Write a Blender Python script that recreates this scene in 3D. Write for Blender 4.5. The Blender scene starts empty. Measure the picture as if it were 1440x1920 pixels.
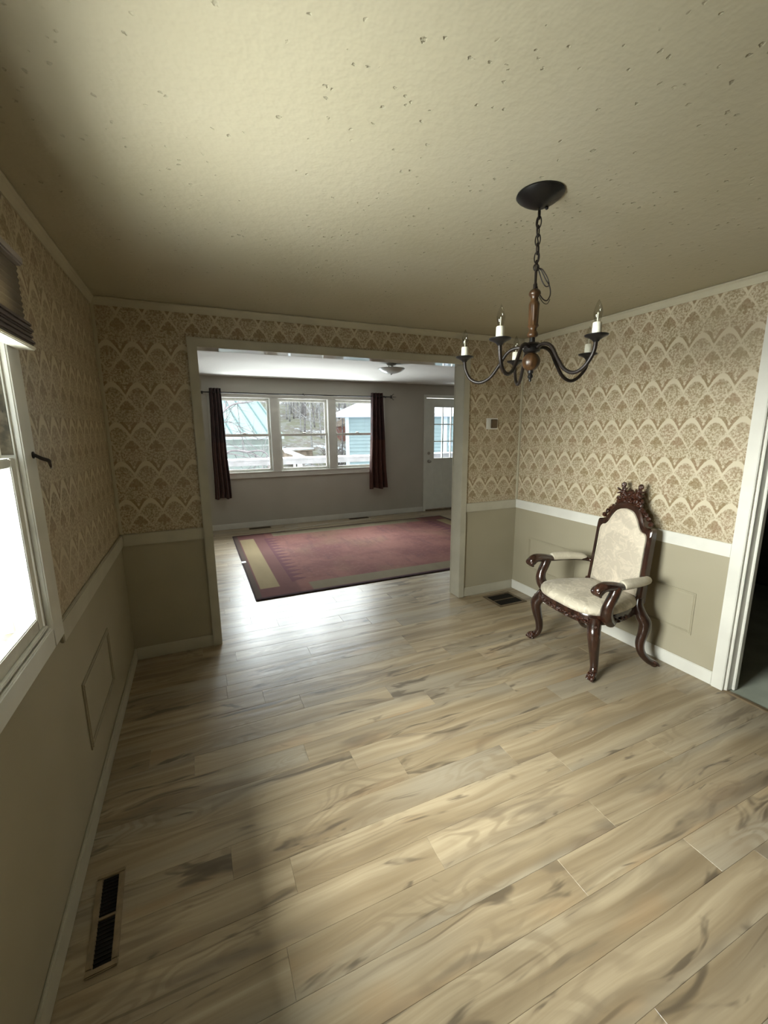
import bpy, bmesh, math, random
from mathutils import Vector, Matrix, noise as mnoise
R_ = random.Random(7)
PI = math.pi
S = bpy.context.scene
COL = S.collection

# ------------------------------------------------------------------ camera
cam_d = bpy.data.cameras.new('camera'); cam = bpy.data.objects.new('camera', cam_d); COL.objects.link(cam)
_f, _yaw, _pit, _rol = 791.8, 0.4164, -0.1911, -0.0075
_F = Vector((math.sin(_yaw)*math.cos(_pit), math.cos(_yaw)*math.cos(_pit), math.sin(_pit)))
_r = Vector((math.cos(_yaw), -math.sin(_yaw), 0)); _u = _r.cross(_F)
_Rv = _r*math.cos(_rol)+_u*math.sin(_rol); _Uv = -_r*math.sin(_rol)+_u*math.cos(_rol)
m = Matrix((_Rv, _Uv, -_F)).transposed().to_4x4(); m.translation = Vector((0.485, -3.095, 1.5233))
cam.matrix_world = m
cam_d.sensor_fit = 'VERTICAL'; cam_d.sensor_height = 36.0; cam_d.lens = _f/1920*36.0
cam_d.clip_start = 0.02; cam_d.clip_end = 300
S.camera = cam

# ------------------------------------------------------------------ world: overcast winter sky
wd = bpy.data.worlds.new('overcast'); S.world = wd; wd.use_nodes = True
bg = wd.node_tree.nodes['Background']; bg.inputs[0].default_value = (0.90, 0.96, 1.0, 1); bg.inputs[1].default_value = 2.5

# ------------------------------------------------------------------ daylight through the windows
def area(name, loc, target, sx, sy, power, col):
    d = bpy.data.lights.new(name, 'AREA'); d.shape = 'RECTANGLE'; d.size = sx; d.size_y = sy
    d.energy = power; d.color = col
    o = bpy.data.objects.new(name, d); COL.objects.link(o); o.location = loc
    o.rotation_euler = (Vector(target)-Vector(loc)).to_track_quat('-Z', 'Y').to_euler()
    return o
area('daylight_side_sky', (-2.6, -2.1, 2.6), (1.6, -2.05, 1.3), 3.2, 3.8, 2950, (1.0, 0.965, 0.90))
area('daylight_side_snow', (-1.15, -2.1, -.45), (-.9, -2.1, 3.0), 2.0, 4.8, 780, (1.0, 0.965, 0.89))
area('daylight_far_sky', (2.15, 7.0, 3.9), (2.15, 2.6, 0.4), 4.5, 2.2, 1900, (0.96, 0.975, 1.0))
area('daylight_far_snow', (2.15, 5.1, .20), (2.15, 2.0, 2.2), 5.0, .8, 480, (0.97, 0.98, 1.0))

S.view_settings.view_transform = 'Standard'; S.view_settings.look = 'None'
S.view_settings.gamma = 1.0; S.view_settings.use_curve_mapping = False
S.view_settings.exposure = 0.12
S.cycles.use_denoising = True; S.cycles.max_bounces = 7; S.cycles.diffuse_bounces = 4; S.cycles.glossy_bounces = 3
S.cycles.use_adaptive_sampling = True; S.cycles.adaptive_threshold = 0.03
S.cycles.transparent_max_bounces = 10; S.cycles.sample_clamp_indirect = 6.0
S.cycles.caustics_reflective = False; S.cycles.caustics_refractive = False

# ================================================================== node helpers
class N:
    """one socket of a node tree with arithmetic"""
    def __init__(s, t, k): s.t = t; s.k = k
    def _m(s, op, o=None, c=None, clamp=False):
        n = s.t.nodes.new('ShaderNodeMath'); n.operation = op; n.use_clamp = clamp
        for i, v in enumerate((s, o, c)):
            if v is None: continue
            if isinstance(v, N): s.t.links.new(v.k, n.inputs[i])
            else: n.inputs[i].default_value = v
        return N(s.t, n.outputs[0])
    def __add__(s, o): return s._m('ADD', o)
    def __radd__(s, o): return s._m('ADD', o)
    def __sub__(s, o): return s._m('SUBTRACT', o)
    def __rsub__(s, o): return (s*-1.0)+o
    def __mul__(s, o): return s._m('MULTIPLY', o)
    def __rmul__(s, o): return s._m('MULTIPLY', o)
    def __truediv__(s, o): return s._m('DIVIDE', o)
    def __pow__(s, o): return s._m('POWER', o)
    def abs(s): return s._m('ABSOLUTE')
    def floor(s): return s._m('FLOOR')
    def round(s): return s._m('ROUND')
    def frac(s): return s._m('FRACT')
    def sin(s): return s._m('SINE')
    def sqrt(s): return s._m('SQRT')
    def max(s, o): return s._m('MAXIMUM', o)
    def min(s, o): return s._m('MINIMUM', o)
    def clamp(s): return s._m('ADD', 0.0, clamp=True)
    def step(s, a, b):
        """smooth 0..1 between a and b"""
        n = s.t.nodes.new('ShaderNodeMapRange'); n.interpolation_type = 'SMOOTHSTEP'
        s.t.links.new(s.k, n.inputs[0]); n.inputs[1].default_value = min(a, b); n.inputs[2].default_value = max(a, b)
        if a <= b: n.inputs[3].default_value = 0; n.inputs[4].default_value = 1
        else: n.inputs[3].default_value = 1; n.inputs[4].default_value = 0
        return N(s.t, n.outputs[0])

class Mat:
    def __init__(s, name, color=(.8, .8, .8), rough=.5, metal=0., spec=.5, **kw):
        s.m = bpy.data.materials.new(name); s.m.use_nodes = True; s.t = s.m.node_tree
        s.b = s.t.nodes['Principled BSDF']
        s.set('Base Color', (*color, 1)); s.set('Roughness', rough); s.set('Metallic', metal); s.set('Specular IOR Level', spec)
        for k, v in kw.items(): s.set(k.replace('_', ' '), v)
    def set(s, k, v):
        i = s.b.inputs[k]
        if isinstance(v, N): s.t.links.new(v.k, i)
        elif hasattr(v, 'is_output'): s.t.links.new(v, i)
        else: i.default_value = v
    def coord(s, kind='Object'):
        n = s.t.nodes.new('ShaderNodeTexCoord'); return n.outputs[kind]
    def xyz(s, kind='Object'):
        n = s.t.nodes.new('ShaderNodeSeparateXYZ'); s.t.links.new(s.coord(kind), n.inputs[0])
        return [N(s.t, n.outputs[i]) for i in range(3)]
    def comb(s, x, y, z):
        n = s.t.nodes.new('ShaderNodeCombineXYZ')
        for i, v in enumerate((x, y, z)):
            if isinstance(v, N): s.t.links.new(v.k, n.inputs[i])
            else: n.inputs[i].default_value = v
        return n.outputs[0]
    def noise(s, vec, scale=1., detail=2., rough=.5, dist=0.):
        n = s.t.nodes.new('ShaderNodeTexNoise'); s.t.links.new(vec, n.inputs['Vector'])
        n.inputs['Scale'].default_value = scale; n.inputs['Detail'].default_value = detail
        n.inputs['Roughness'].default_value = rough; n.inputs['Distortion'].default_value = dist
        return N(s.t, n.outputs[0])
    def voro(s, vec, scale=1., feature='F1'):
        n = s.t.nodes.new('ShaderNodeTexVoronoi'); n.feature = feature; s.t.links.new(vec, n.inputs['Vector'])
        n.inputs['Scale'].default_value = scale
        return N(s.t, n.outputs['Distance'])
    def rnd(s):
        n = s.t.nodes.new('ShaderNodeObjectInfo'); return N(s.t, n.outputs['Random'])
    def mix(s, f, a, b, mode='MIX'):
        n = s.t.nodes.new('ShaderNodeMix'); n.data_type = 'RGBA'; n.blend_type = mode
        for i, v in ((0, f), (6, a), (7, b)):
            if isinstance(v, N): s.t.links.new(v.k, n.inputs[i])
            elif hasattr(v, 'is_output'): s.t.links.new(v, n.inputs[i])
            elif i == 0: n.inputs[0].default_value = v
            else: n.inputs[i].default_value = (*v, 1)
        return n.outputs[2]
    def bump(s, h, strength=.3, dist=.01):
        n = s.t.nodes.new('ShaderNodeBump'); s.t.links.new(h.k, n.inputs['Height'])
        n.inputs['Strength'].default_value = strength; n.inputs['Distance'].default_value = dist
        s.t.links.new(n.outputs[0], s.b.inputs['Normal'])

MT = {}
def plain(name, color, rough=.5, metal=0., spec=.5, var=0., scale=8., bump=0., **kw):
    M = Mat(name, color, rough, metal, spec, **kw)
    if var or bump:
        n = M.noise(M.coord(), scale, 4)
        if var:
            M.set('Base Color', M.mix(n.step(.3, .7), tuple(c*(1-var) for c in color), tuple(min(1, c*(1+var)) for c in color)))
        if bump: M.bump(n, bump, .004)
    MT[name] = M.m
    return M.m

# ------------------------------------------------------------------ materials
CR = 0.878; CRB = 0.80; H = 2.30
def wallpaper(name, axis, u0, w):
    """ogee-arch print above the chair rail, plain olive-beige paint below"""
    h = 0.2405
    M = Mat(name, rough=.42, spec=.5)
    p = M.xyz(); u = p[axis]; z = p[2]
    fine = M.noise(M.coord(), 190., 1, .6)
    wob = (fine-.5)*.03
    s = (u-u0)/w; t = (z*-1.0+2.065)/h
    sa = s-s.round(); ta = (t-t.floor())+wob
    a2 = sa.abs()*2.0
    sh = s-.5; sb = sh-sh.round(); b2 = sb.abs()*2.0
    dA = ta-(a2**1.8)*.33
    thA = (1.0-a2)*.045+.080+(sa*62.8).sin().abs()*.018
    capA = dA.step(-.012, .012)*((dA-thA).step(.015, -.015))
    xl = ta-((1.0-a2)*.46+.31)
    crossA = xl.abs().step(.042, .016)
    dB = ta-((b2**1.5)*.40+.40)
    capB = dB.step(-.01, .01)*((dB-.055).step(.012, -.012))*b2.step(.95, .6)
    # lobed leaf inside the small arch (metres)
    def lobes(cx, cy, sc, X, Y):
        r = None
        for ox, oy, rad in ((0, -.019, .0125), (-.0195, -.001, .0125), (.0195, -.001, .0125), (0, .0, .0125), (0, .019, .0085)):
            dx = X-(cx+ox*sc); dy = Y-(cy+oy*sc)
            d = ((dx*dx+dy*dy).sqrt())/(rad*sc)
            v = d.step(1.12, .92)
            r = v if r is None else r.max(v)
        return r
    Yb = ta*h
    leafB = lobes(0, .635*h, 1.22, sb*w, Yb)
    leafA = lobes(0, .235*h, .95, sa*w, Yb)
    vee = dA.step(-.15, -.12)*dA.step(.0, -.012)*a2.step(.28, .42)
    finial = sa.abs().step(.05, .025)*ta.step(.86, .9)
    dia = ((sb.abs()*w)+(ta-.16).abs()*h*.8).step(.011, .007)
    lace = M.noise(M.coord(), 85., 1, .7).step(.42, .58)
    lace2 = M.voro(M.coord(), 105.).step(.25, .55)
    g = lace*.50+lace2*.30+.06
    g = g*(1.0-leafB*.62)*(1.0-leafA*.35)*(1.0-vee*.75)
    light = capA.max(crossA*.55).max(capB*.8).max(finial*.7).max(dia*.8)*.95
    g = (g+light*(1.05-g)).clamp()
    # broad blotches where the print loses contrast
    fade = M.noise(M.coord(), 1.6, 1).step(.52, .72)
    g = g+(.58-g)*(fade*.35)
    hue = M.noise(M.coord(), 9., 1).step(.35, .7)
    dark = M.mix(hue, (.225, .158, .074), (.250, .160, .088))
    col = M.mix(g, dark, (.585, .52, .39))
    paint_n = M.noise(M.coord(), 3., 1).step(.3, .7)
    paint = M.mix(paint_n, (.350, .315, .228), (.375, .337, .248))
    low = z.step(.842, .838)
    M.set('Base Color', M.mix(low, col, paint))
    M.set('Roughness', low*.15+.40)
    MT[name] = M.m
wallpaper('paper_back', 0, .193, .1365)
wallpaper('paper_right', 1, -1.476, .1342)
wallpaper('paper_left', 1, -1.476, .1342)

def wood_floor():
    M = Mat('plank_wood', rough=.33, spec=.45)
    x, y, z = M.xyz(); r = M.rnd(); k = r*37.0
    wx = (M.noise(M.comb(x*1.4, y*5.0, k+90.), 1.0, 2)-.5)
    band = M.noise(M.comb(x*.5, y*13.0+wx*1.6, k+5.0), 1.0, 3, .55)
    fiber = M.noise(M.comb(x*4.0, y*150.0+wx*9., k), 1.0, 2, .6)
    strand = M.noise(M.comb(x*1.2, y*46.0+wx*5., k+15.), 1.0, 3, .6)
    a = M.noise(M.comb(x*1.7, y*6.0, k), 1.0, 2, .45, .5)
    rings = (a*95.0).sin()*.5+.5
    figure = M.noise(M.comb(x*1.5, y*3.5, k+11.0), 1.0, 2).step(.50, .62)
    blotch = M.noise(M.comb(x*2.3, y*11.0+wx*1.5, k+3.0), 1.0, 3, .62, .9)
    smoke = M.noise(M.comb(x*1.1, y*8.0+wx*2.0, k+43.0), 1.0, 3, .6, .6)
    orange = M.noise(M.comb(x*1.9, y*6.0, k+21.0), 1.0, 2).step(.60, .74)
    grey = M.noise(M.comb(x*.7, y*5.0, k+31.0), 1.0, 2).step(.48, .70)
    c = M.mix(band.step(.28, .70), (.330, .250, .155), (.600, .495, .345))
    c = M.mix(strand.step(.40, .75)*.45, c, (.300, .222, .138))
    c = M.mix(strand.step(.42, .25)*.45, c, (.660, .560, .410))
    c = M.mix(grey*.55, c, (.430, .400, .340))
    c = M.mix(orange*.5, c, (.500, .335, .190))
    c = M.mix((figure*rings.step(.30, .95))*.5, c, (.310, .240, .160))
    c = M.mix((fiber-.5)*.45+.10, c, (.25, .19, .12))
    c = M.mix(smoke.step(.54, .70)*.62, c, (.190, .150, .110))
    c = M.mix(blotch.step(.585, .69)*.78, c, (.120, .092, .066))
    line = M.noise(M.comb(x*.9, y*40.0+wx*6., k+71.0), 1.0, 2, .5, .4).step(.66, .74)
    c = M.mix(line*.65, c, (.160, .118, .078))
    # rare knots: dark eye, warm halo, wobbling rings
    wv = (M.noise(M.comb(x*9., y*16., k), 1.0, 2)-.5)*.16
    kv = M.voro(M.comb(x*.95+wv, y*4.0+wv, k+51.0), 1.0)
    c = M.mix(kv.step(.24, .08)*.28, c, (.400, .265, .150))
    c = M.mix(((kv*95.0).sin().step(.1, .95))*kv.step(.22, .10)*.3, c, (.200, .135, .08))
    c = M.mix(kv.step(.075, .03)*.85, c, (.085, .058, .038))
    bright = M.mix(r, (.70, .69, .665), (.82, .81, .785))
    c = M.mix(1.0, c, bright, 'MULTIPLY')
    M.set('Base Color', c)
    M.set('Roughness', fiber*.16+.25)
    ripple = M.noise(M.comb(x*1.4, y*30.0, k), 1.0, 2)
    M.bump(ripple, .24, .006)
    MT['plank_wood'] = M.m
wood_floor()

def ceiling_mat(name, ca, cb, amp):
    M = Mat(name, rough=.8, spec=.25)
    v = M.coord()
    wn = M.t.nodes.new('ShaderNodeTexNoise'); M.t.links.new(v, wn.inputs['Vector']); wn.inputs['Scale'].default_value = 55.
    wa = M.t.nodes.new('ShaderNodeVectorMath'); wa.operation = 'MULTIPLY_ADD'
    M.t.links.new(wn.outputs['Color'], wa.inputs[0]); wa.inputs[1].default_value = (.022, .022, .022); M.t.links.new(v, wa.inputs[2])
    pits = M.voro(wa.outputs[0], 27.).step(.17, .08)*M.noise(v, 8., 1).step(.46, .58)
    lump = M.noise(v, 30., 2, .6)
    c0 = M.mix(M.noise(v, 1.3, 2).step(.3, .7), ca, cb)
    M.set('Base Color', M.mix(pits*.30, c0, tuple(x*.55 for x in ca)))
    M.bump(lump*.35-pits*1.5, amp, .014)
    MT[name] = M.m
ceiling_mat('ceiling_paint', (.46, .42, .305), (.49, .45, .34), .5)
ceiling_mat('ceiling_grey', (.56, .54, .50), (.59, .57, .53), .3)
def living_wall():
    M = Mat('living_paint', rough=.6, spec=.3)
    n = M.noise(M.coord(), 2.2, 3)
    M.set('Base Color', M.mix(n.step(.3, .7), (.45, .428, .372), (.475, .453, .397)))
    M.bump(M.noise(M.coord(), 90., 2), .08, .002)
    MT['living_paint'] = M.m
living_wall()
plain('trim_white', (.70, .69, .64), .34, var=.05, scale=5, bump=.06)
plain('trim_gloss', (.66, .645, .58), .06, var=.03, scale=5)
plain('rail_paint', (.47, .445, .36), .42, var=.06, scale=6, bump=.08)
plain('crown_paint', (.50, .46, .345), .5, var=.06, scale=6)
plain('panel_paint', (.36, .324, .236), .5, var=.04)
plain('door_white', (.72, .73, .67), .32, var=.03)
plain('window_vinyl', (.66, .65, .60), .35, var=.04)
plain('sash_white', (.62, .61, .56), .4, var=.08, scale=20)
plain('track_dark', (.10, .085, .06), .8, var=.5, scale=40)  # mottled dark brown of the sash tracks
plain('iron', (.010, .009, .009), .36, .3, .5, var=.3, scale=30)
plain('bronze', (.011, .0065, .005), .45, .2, .5, var=.4, scale=40)
plain('nickel', (.42, .39, .34), .28, 1.)
plain('candle', (.74, .72, .62), .55, var=.05, scale=40)
plain('vent_shade', (.006, .006, .006), .9)
plain('vent_slat', (.022, .018, .014), .5, .5)
plain('vent_tan', (.235, .175, .105), .45, var=.2, scale=25)
plain('vent_brown', (.12, .085, .05), .45, var=.2, scale=25)
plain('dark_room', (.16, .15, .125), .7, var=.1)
plain('hall_floor', (.40, .43, .36), .35, var=.12, scale=5)
plain('threshold_wood', (.17, .125, .075), .4, var=.2, scale=12)
plain('snow', (.90, .92, .95), .75, var=.03, scale=3, bump=.3)
plain('wire_white', (.72, .70, .64), .5)
plain('paper_tag', (.78, .78, .80), .6)
plain('thermo_white', (.74, .73, .68), .4)
plain('thermo_brown', (.11, .075, .045), .35, var=.15, scale=60)
plain('rail_grey', (.22, .215, .235), .6, var=.15, scale=7)
plain('limb_dark', (.11, .095, .10), .85, var=.4, scale=9)
plain('bark', (.25, .225, .225), .85, var=.4, scale=9)  # woods bark lightened so its colour carries the haze
plain('bark_pale', (.36, .34, .335), .85, var=.35, scale=9)
plain('shed_brown', (.30, .23, .18), .8, var=.3, scale=5)
plain('shed_red', (.33, .15, .12), .8, var=.2, scale=5)
plain('siding_cyan', (.25, .32, .335), .6, var=.04, scale=3)
plain('soffit_blue', (.30, .35, .44), .6)
plain('trim_ext', (.46, .50, .55), .6)
plain('barn_wall', (.36, .40, .38), .7, var=.12, scale=2)
plain('barn_fascia', (.52, .56, .55), .6)
plain('plank_white', (.55, .58, .60), .6, var=.12, scale=4)
plain('shrub_twig', (.17, .13, .13), .9, var=.3, scale=20)
def roof_teal():
    M = Mat('roof_teal', rough=.4, spec=.5)
    n = M.noise(M.coord(), .35, 2).step(.35, .65)
    M.set('Base Color', M.mix(n, (.41, .545, .525), (.46, .57, .52)))
    MT['roof_teal'] = M.m
roof_teal()
plain('roof_seam', (.24, .33, .34), .5)
def ground_mat():
    M = Mat('yard_ground', rough=.9, spec=.2)
    x, y, z = M.xyz()
    n = M.noise(M.coord(), .9, 4, .6)
    c = M.mix(n.step(.42, .56), (.33, .315, .235), (.32, .275, .245))
    c = M.mix(M.noise(M.coord(), 3.5, 4).step(.46, .58)*.6, c, (.44, .42, .40))
    sn = (n+M.noise(M.coord(), 6., 3)*.6).step(.90, 1.0)
    near = y.step(9.6, 8.2)
    left = x.step(2.6, 1.2)
    c = M.mix(sn.max(near).max(left), c, (.88, .90, .94))
    M.set('Base Color', c)
    MT['yard_ground'] = M.m
ground_mat()

def mahogany():
    M = Mat('mahogany', rough=.2, spec=.55)
    x, y, z = M.xyz('Object')
    n = M.noise(M.comb(x*30., y*30., z*6.), 1.0, 4, .6, .4)
    M.set('Base Color', M.mix(n.step(.3, .72), (.014, .0065, .0045), (.048, .019, .011)))
    M.set('Roughness', n*.18+.14)
    M.set('Coat Weight', .35); M.set('Coat Roughness', .12)
    MT['mahogany'] = M.m
mahogany()
def carved():
    M = Mat('carved_mahogany', rough=.28, spec=.55)
    v = M.coord()
    n = M.noise(v, 60., 4, .6)
    M.set('Base Color', M.mix(n.step(.3, .7), (.018, .0065, .0045), (.07, .024, .013)))
    M.bump(M.voro(v, 70.)+n*.5, .9, .012)
    MT['carved_mahogany'] = M.m
carved()
def damask(name, ca, cb, sc):
    M = Mat(name, rough=.62, spec=.35)
    v = M.coord()
    a = M.noise(v, sc, 3, .5, 1.6)
    vein = (a-.5).abs().step(.018, .05)
    blob = M.noise(v, sc*.55, 2, .5, .8).step(.46, .54)
    f = vein*.45+blob*.55
    M.set('Base Color', M.mix(f, ca, cb))
    M.set('Sheen Weight', .15)
    M.bump(M.noise(v, 420., 1)+f*.8, .15, .002)
    MT[name] = M.m
damask('damask_back', (.68, .60, .49), (.51, .45, .365), 13.)
damask('damask_seat', (.66, .60, .49), (.44, .39, .30), 11.)
damask('damask_arm', (.60, .55, .44), (.51, .46, .36), 16.)
def turned_wood():
    M = Mat('turned_wood', rough=.35, spec=.5)
    x, y, z = M.xyz()
    n = M.noise(M.comb(x*70., y*70., z*16.), 1.0, 4)
    M.set('Base Color', M.mix(n.step(.35, .65), (.026, .012, .005), (.072, .034, .012)))
    MT['turned_wood'] = M.m
turned_wood()
def curtain_mat():
    M = Mat('curtain_brown', rough=.7, spec=.25)
    x, y, z = M.xyz()
    n = M.noise(M.comb(x*8., y*8., z*5.), 1.0, 3, .6, 1.0).step(.45, .6)
    lowband = z.step(.86, .84)
    c = M.mix(n, (.030, .011, .010), (.052, .017, .015))
    c = M.mix(lowband*.6, c, (.085, .03, .016))
    M.set('Base Color', c); M.set('Sheen Weight', .2)
    MT['curtain_brown'] = M.m
curtain_mat()
def shade_mat():
    M = bpy.data.materials.new('shade_fabric'); M.use_nodes = True; t = M.node_tree; t.nodes.clear()
    o = t.nodes.new('ShaderNodeOutputMaterial'); mx = t.nodes.new('ShaderNodeMixShader')
    d = t.nodes.new('ShaderNodeBsdfDiffuse'); tr = t.nodes.new('ShaderNodeBsdfTranslucent')
    d.inputs[0].default_value = (.24, .21, .185, 1); tr.inputs[0].default_value = (.20, .17, .12, 1)
    mx.inputs[0].default_value = .35
    t.links.new(d.outputs[0], mx.inputs[1]); t.links.new(tr.outputs[0], mx.inputs[2]); t.links.new(mx.outputs[0], o.inputs[0])
    MT['shade_fabric'] = M
shade_mat()
plain('shade_stack', (.105, .085, .085), .7, var=.12, scale=20)
plain('shade_rail', (.36, .33, .34), .4)
def pane_mat():
    M = bpy.data.materials.new('pane_glass'); M.use_nodes = True; t = M.node_tree; t.nodes.clear()
    o = t.nodes.new('ShaderNodeOutputMaterial'); mx = t.nodes.new('ShaderNodeMixShader')
    a = t.nodes.new('ShaderNodeBsdfTransparent'); g = t.nodes.new('ShaderNodeBsdfGlossy'); lw = t.nodes.new('ShaderNodeLayerWeight')
    a.inputs[0].default_value = (.93, .965, .96, 1); g.inputs['Roughness'].default_value = .01
    lw.inputs[0].default_value = .5
    fk = N(t, lw.outputs['Facing']); fk = (fk**4.0)*.7+.03; t.links.new(fk.k, mx.inputs[0]); t.links.new(a.outputs[0], mx.inputs[1]); t.links.new(g.outputs[0], mx.inputs[2])
    t.links.new(mx.outputs[0], o.inputs[0]); MT['pane_glass'] = M
pane_mat()
def bulb_mat():
    M = bpy.data.materials.new('bulb_glass'); M.use_nodes = True; t = M.node_tree; t.nodes.clear()
    o = t.nodes.new('ShaderNodeOutputMaterial'); mx = t.nodes.new('ShaderNodeMixShader')
    a = t.nodes.new('ShaderNodeBsdfTransparent'); g = t.nodes.new('ShaderNodeBsdfGlossy'); lw = t.nodes.new('ShaderNodeLayerWeight')
    a.inputs[0].default_value = (.86, .86, .84, 1); g.inputs['Roughness'].default_value = .03
    lw.inputs[0].default_value = .5
    fk = N(t, lw.outputs['Facing']); fk = (fk**4.0)*.7+.03; t.links.new(fk.k, mx.inputs[0]); t.links.new(a.outputs[0], mx.inputs[1]); t.links.new(g.outputs[0], mx.inputs[2])
    t.links.new(mx.outputs[0], o.inputs[0]); MT['bulb_glass'] = M
bulb_mat()
plain('bowl_glass', (.62, .66, .62), .3, var=.04, scale=9, Transmission_Weight=.15)

def rug_mat():
    M = Mat('rug_wool', rough=.95, spec=.1)
    x, y, z = M.xyz()
    v = M.coord()
    n1 = M.noise(M.comb(x*1.3, y*1.7, 0.), 1.0, 4, .6)
    n2 = M.noise(M.comb(x*9., y*2.0, 3.), 1.0, 3, .6)
    c = M.mix(n1.step(.36, .62), (.135, .058, .052), (.185, .086, .070))
    c = M.mix(M.noise(M.comb(x*1.1, y*1.0, 9.), 1.0, 3).step(.48, .66)*.65, c, (.165, .100, .066))
    c = M.mix(n2.step(.50, .68)*.4, c, (.098, .046, .050))
    c = M.mix(M.noise(M.comb(x*22., y*22., 3.), 1.0, 2).step(.5, .7)*.25, c, (.22, .12, .10))
    def rect(x0, x1, y0, y1, e=.006):
        return x.step(x0-e, x0+e)*x.step(x1+e, x1-e)*y.step(y0-e, y0+e)*y.step(y1+e, y1-e)
    # ends: mauve field, zigzag spikes, tan bar, dark edge
    for mirror in (0, 1):
        xx = x if not mirror else x*-1.0+5.305
        endz = xx.step(1.34, 1.30)
        zig = (((y*7.2).frac()-.5).abs()*2.0)
        spike = xx.step(1.28, 1.285)*(xx-1.29-zig*.17).step(.005, -.005)*((y-2.0).abs().step(.98, .96))
        c = M.mix(endz*.75, c, (.118, .054, .050))
        c = M.mix(spike*.75, c, (.095, .038, .048))
        bar = xx.step(.950, .962)*xx.step(1.150, 1.138)*y.step(.95, .965)*y.step(3.03, 3.015)
        tan = M.mix(n2, (.215, .165, .090), (.275, .212, .120))
        c = M.mix(bar, c, tan)
        edge = xx.step(.945, .935)
        c = M.mix(edge, c, (.088, .062, .050))
    # long sides: olive band between x 1.42 and 3.88
    for yy in (y, y*-1.0+4.01):
        band = yy.step(.735, .745)*yy.step(.965, .95)*x.step(1.42, 1.44)*x.step(3.9, 3.88)
        ol = M.mix(n2, (.135, .115, .072), (.180, .156, .102))
        c = M.mix(band*.9, c, ol)
        c = M.mix(yy.step(.740, .730), c, (.058, .030, .034))
    M.set('Base Color', c)
    M.bump(M.noise(v, 260., 2), .5, .004)
    MT['rug_wool'] = M.m
rug_mat()
plain('rug_edge', (.045, .020, .024), .9, var=.3, scale=60)

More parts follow.
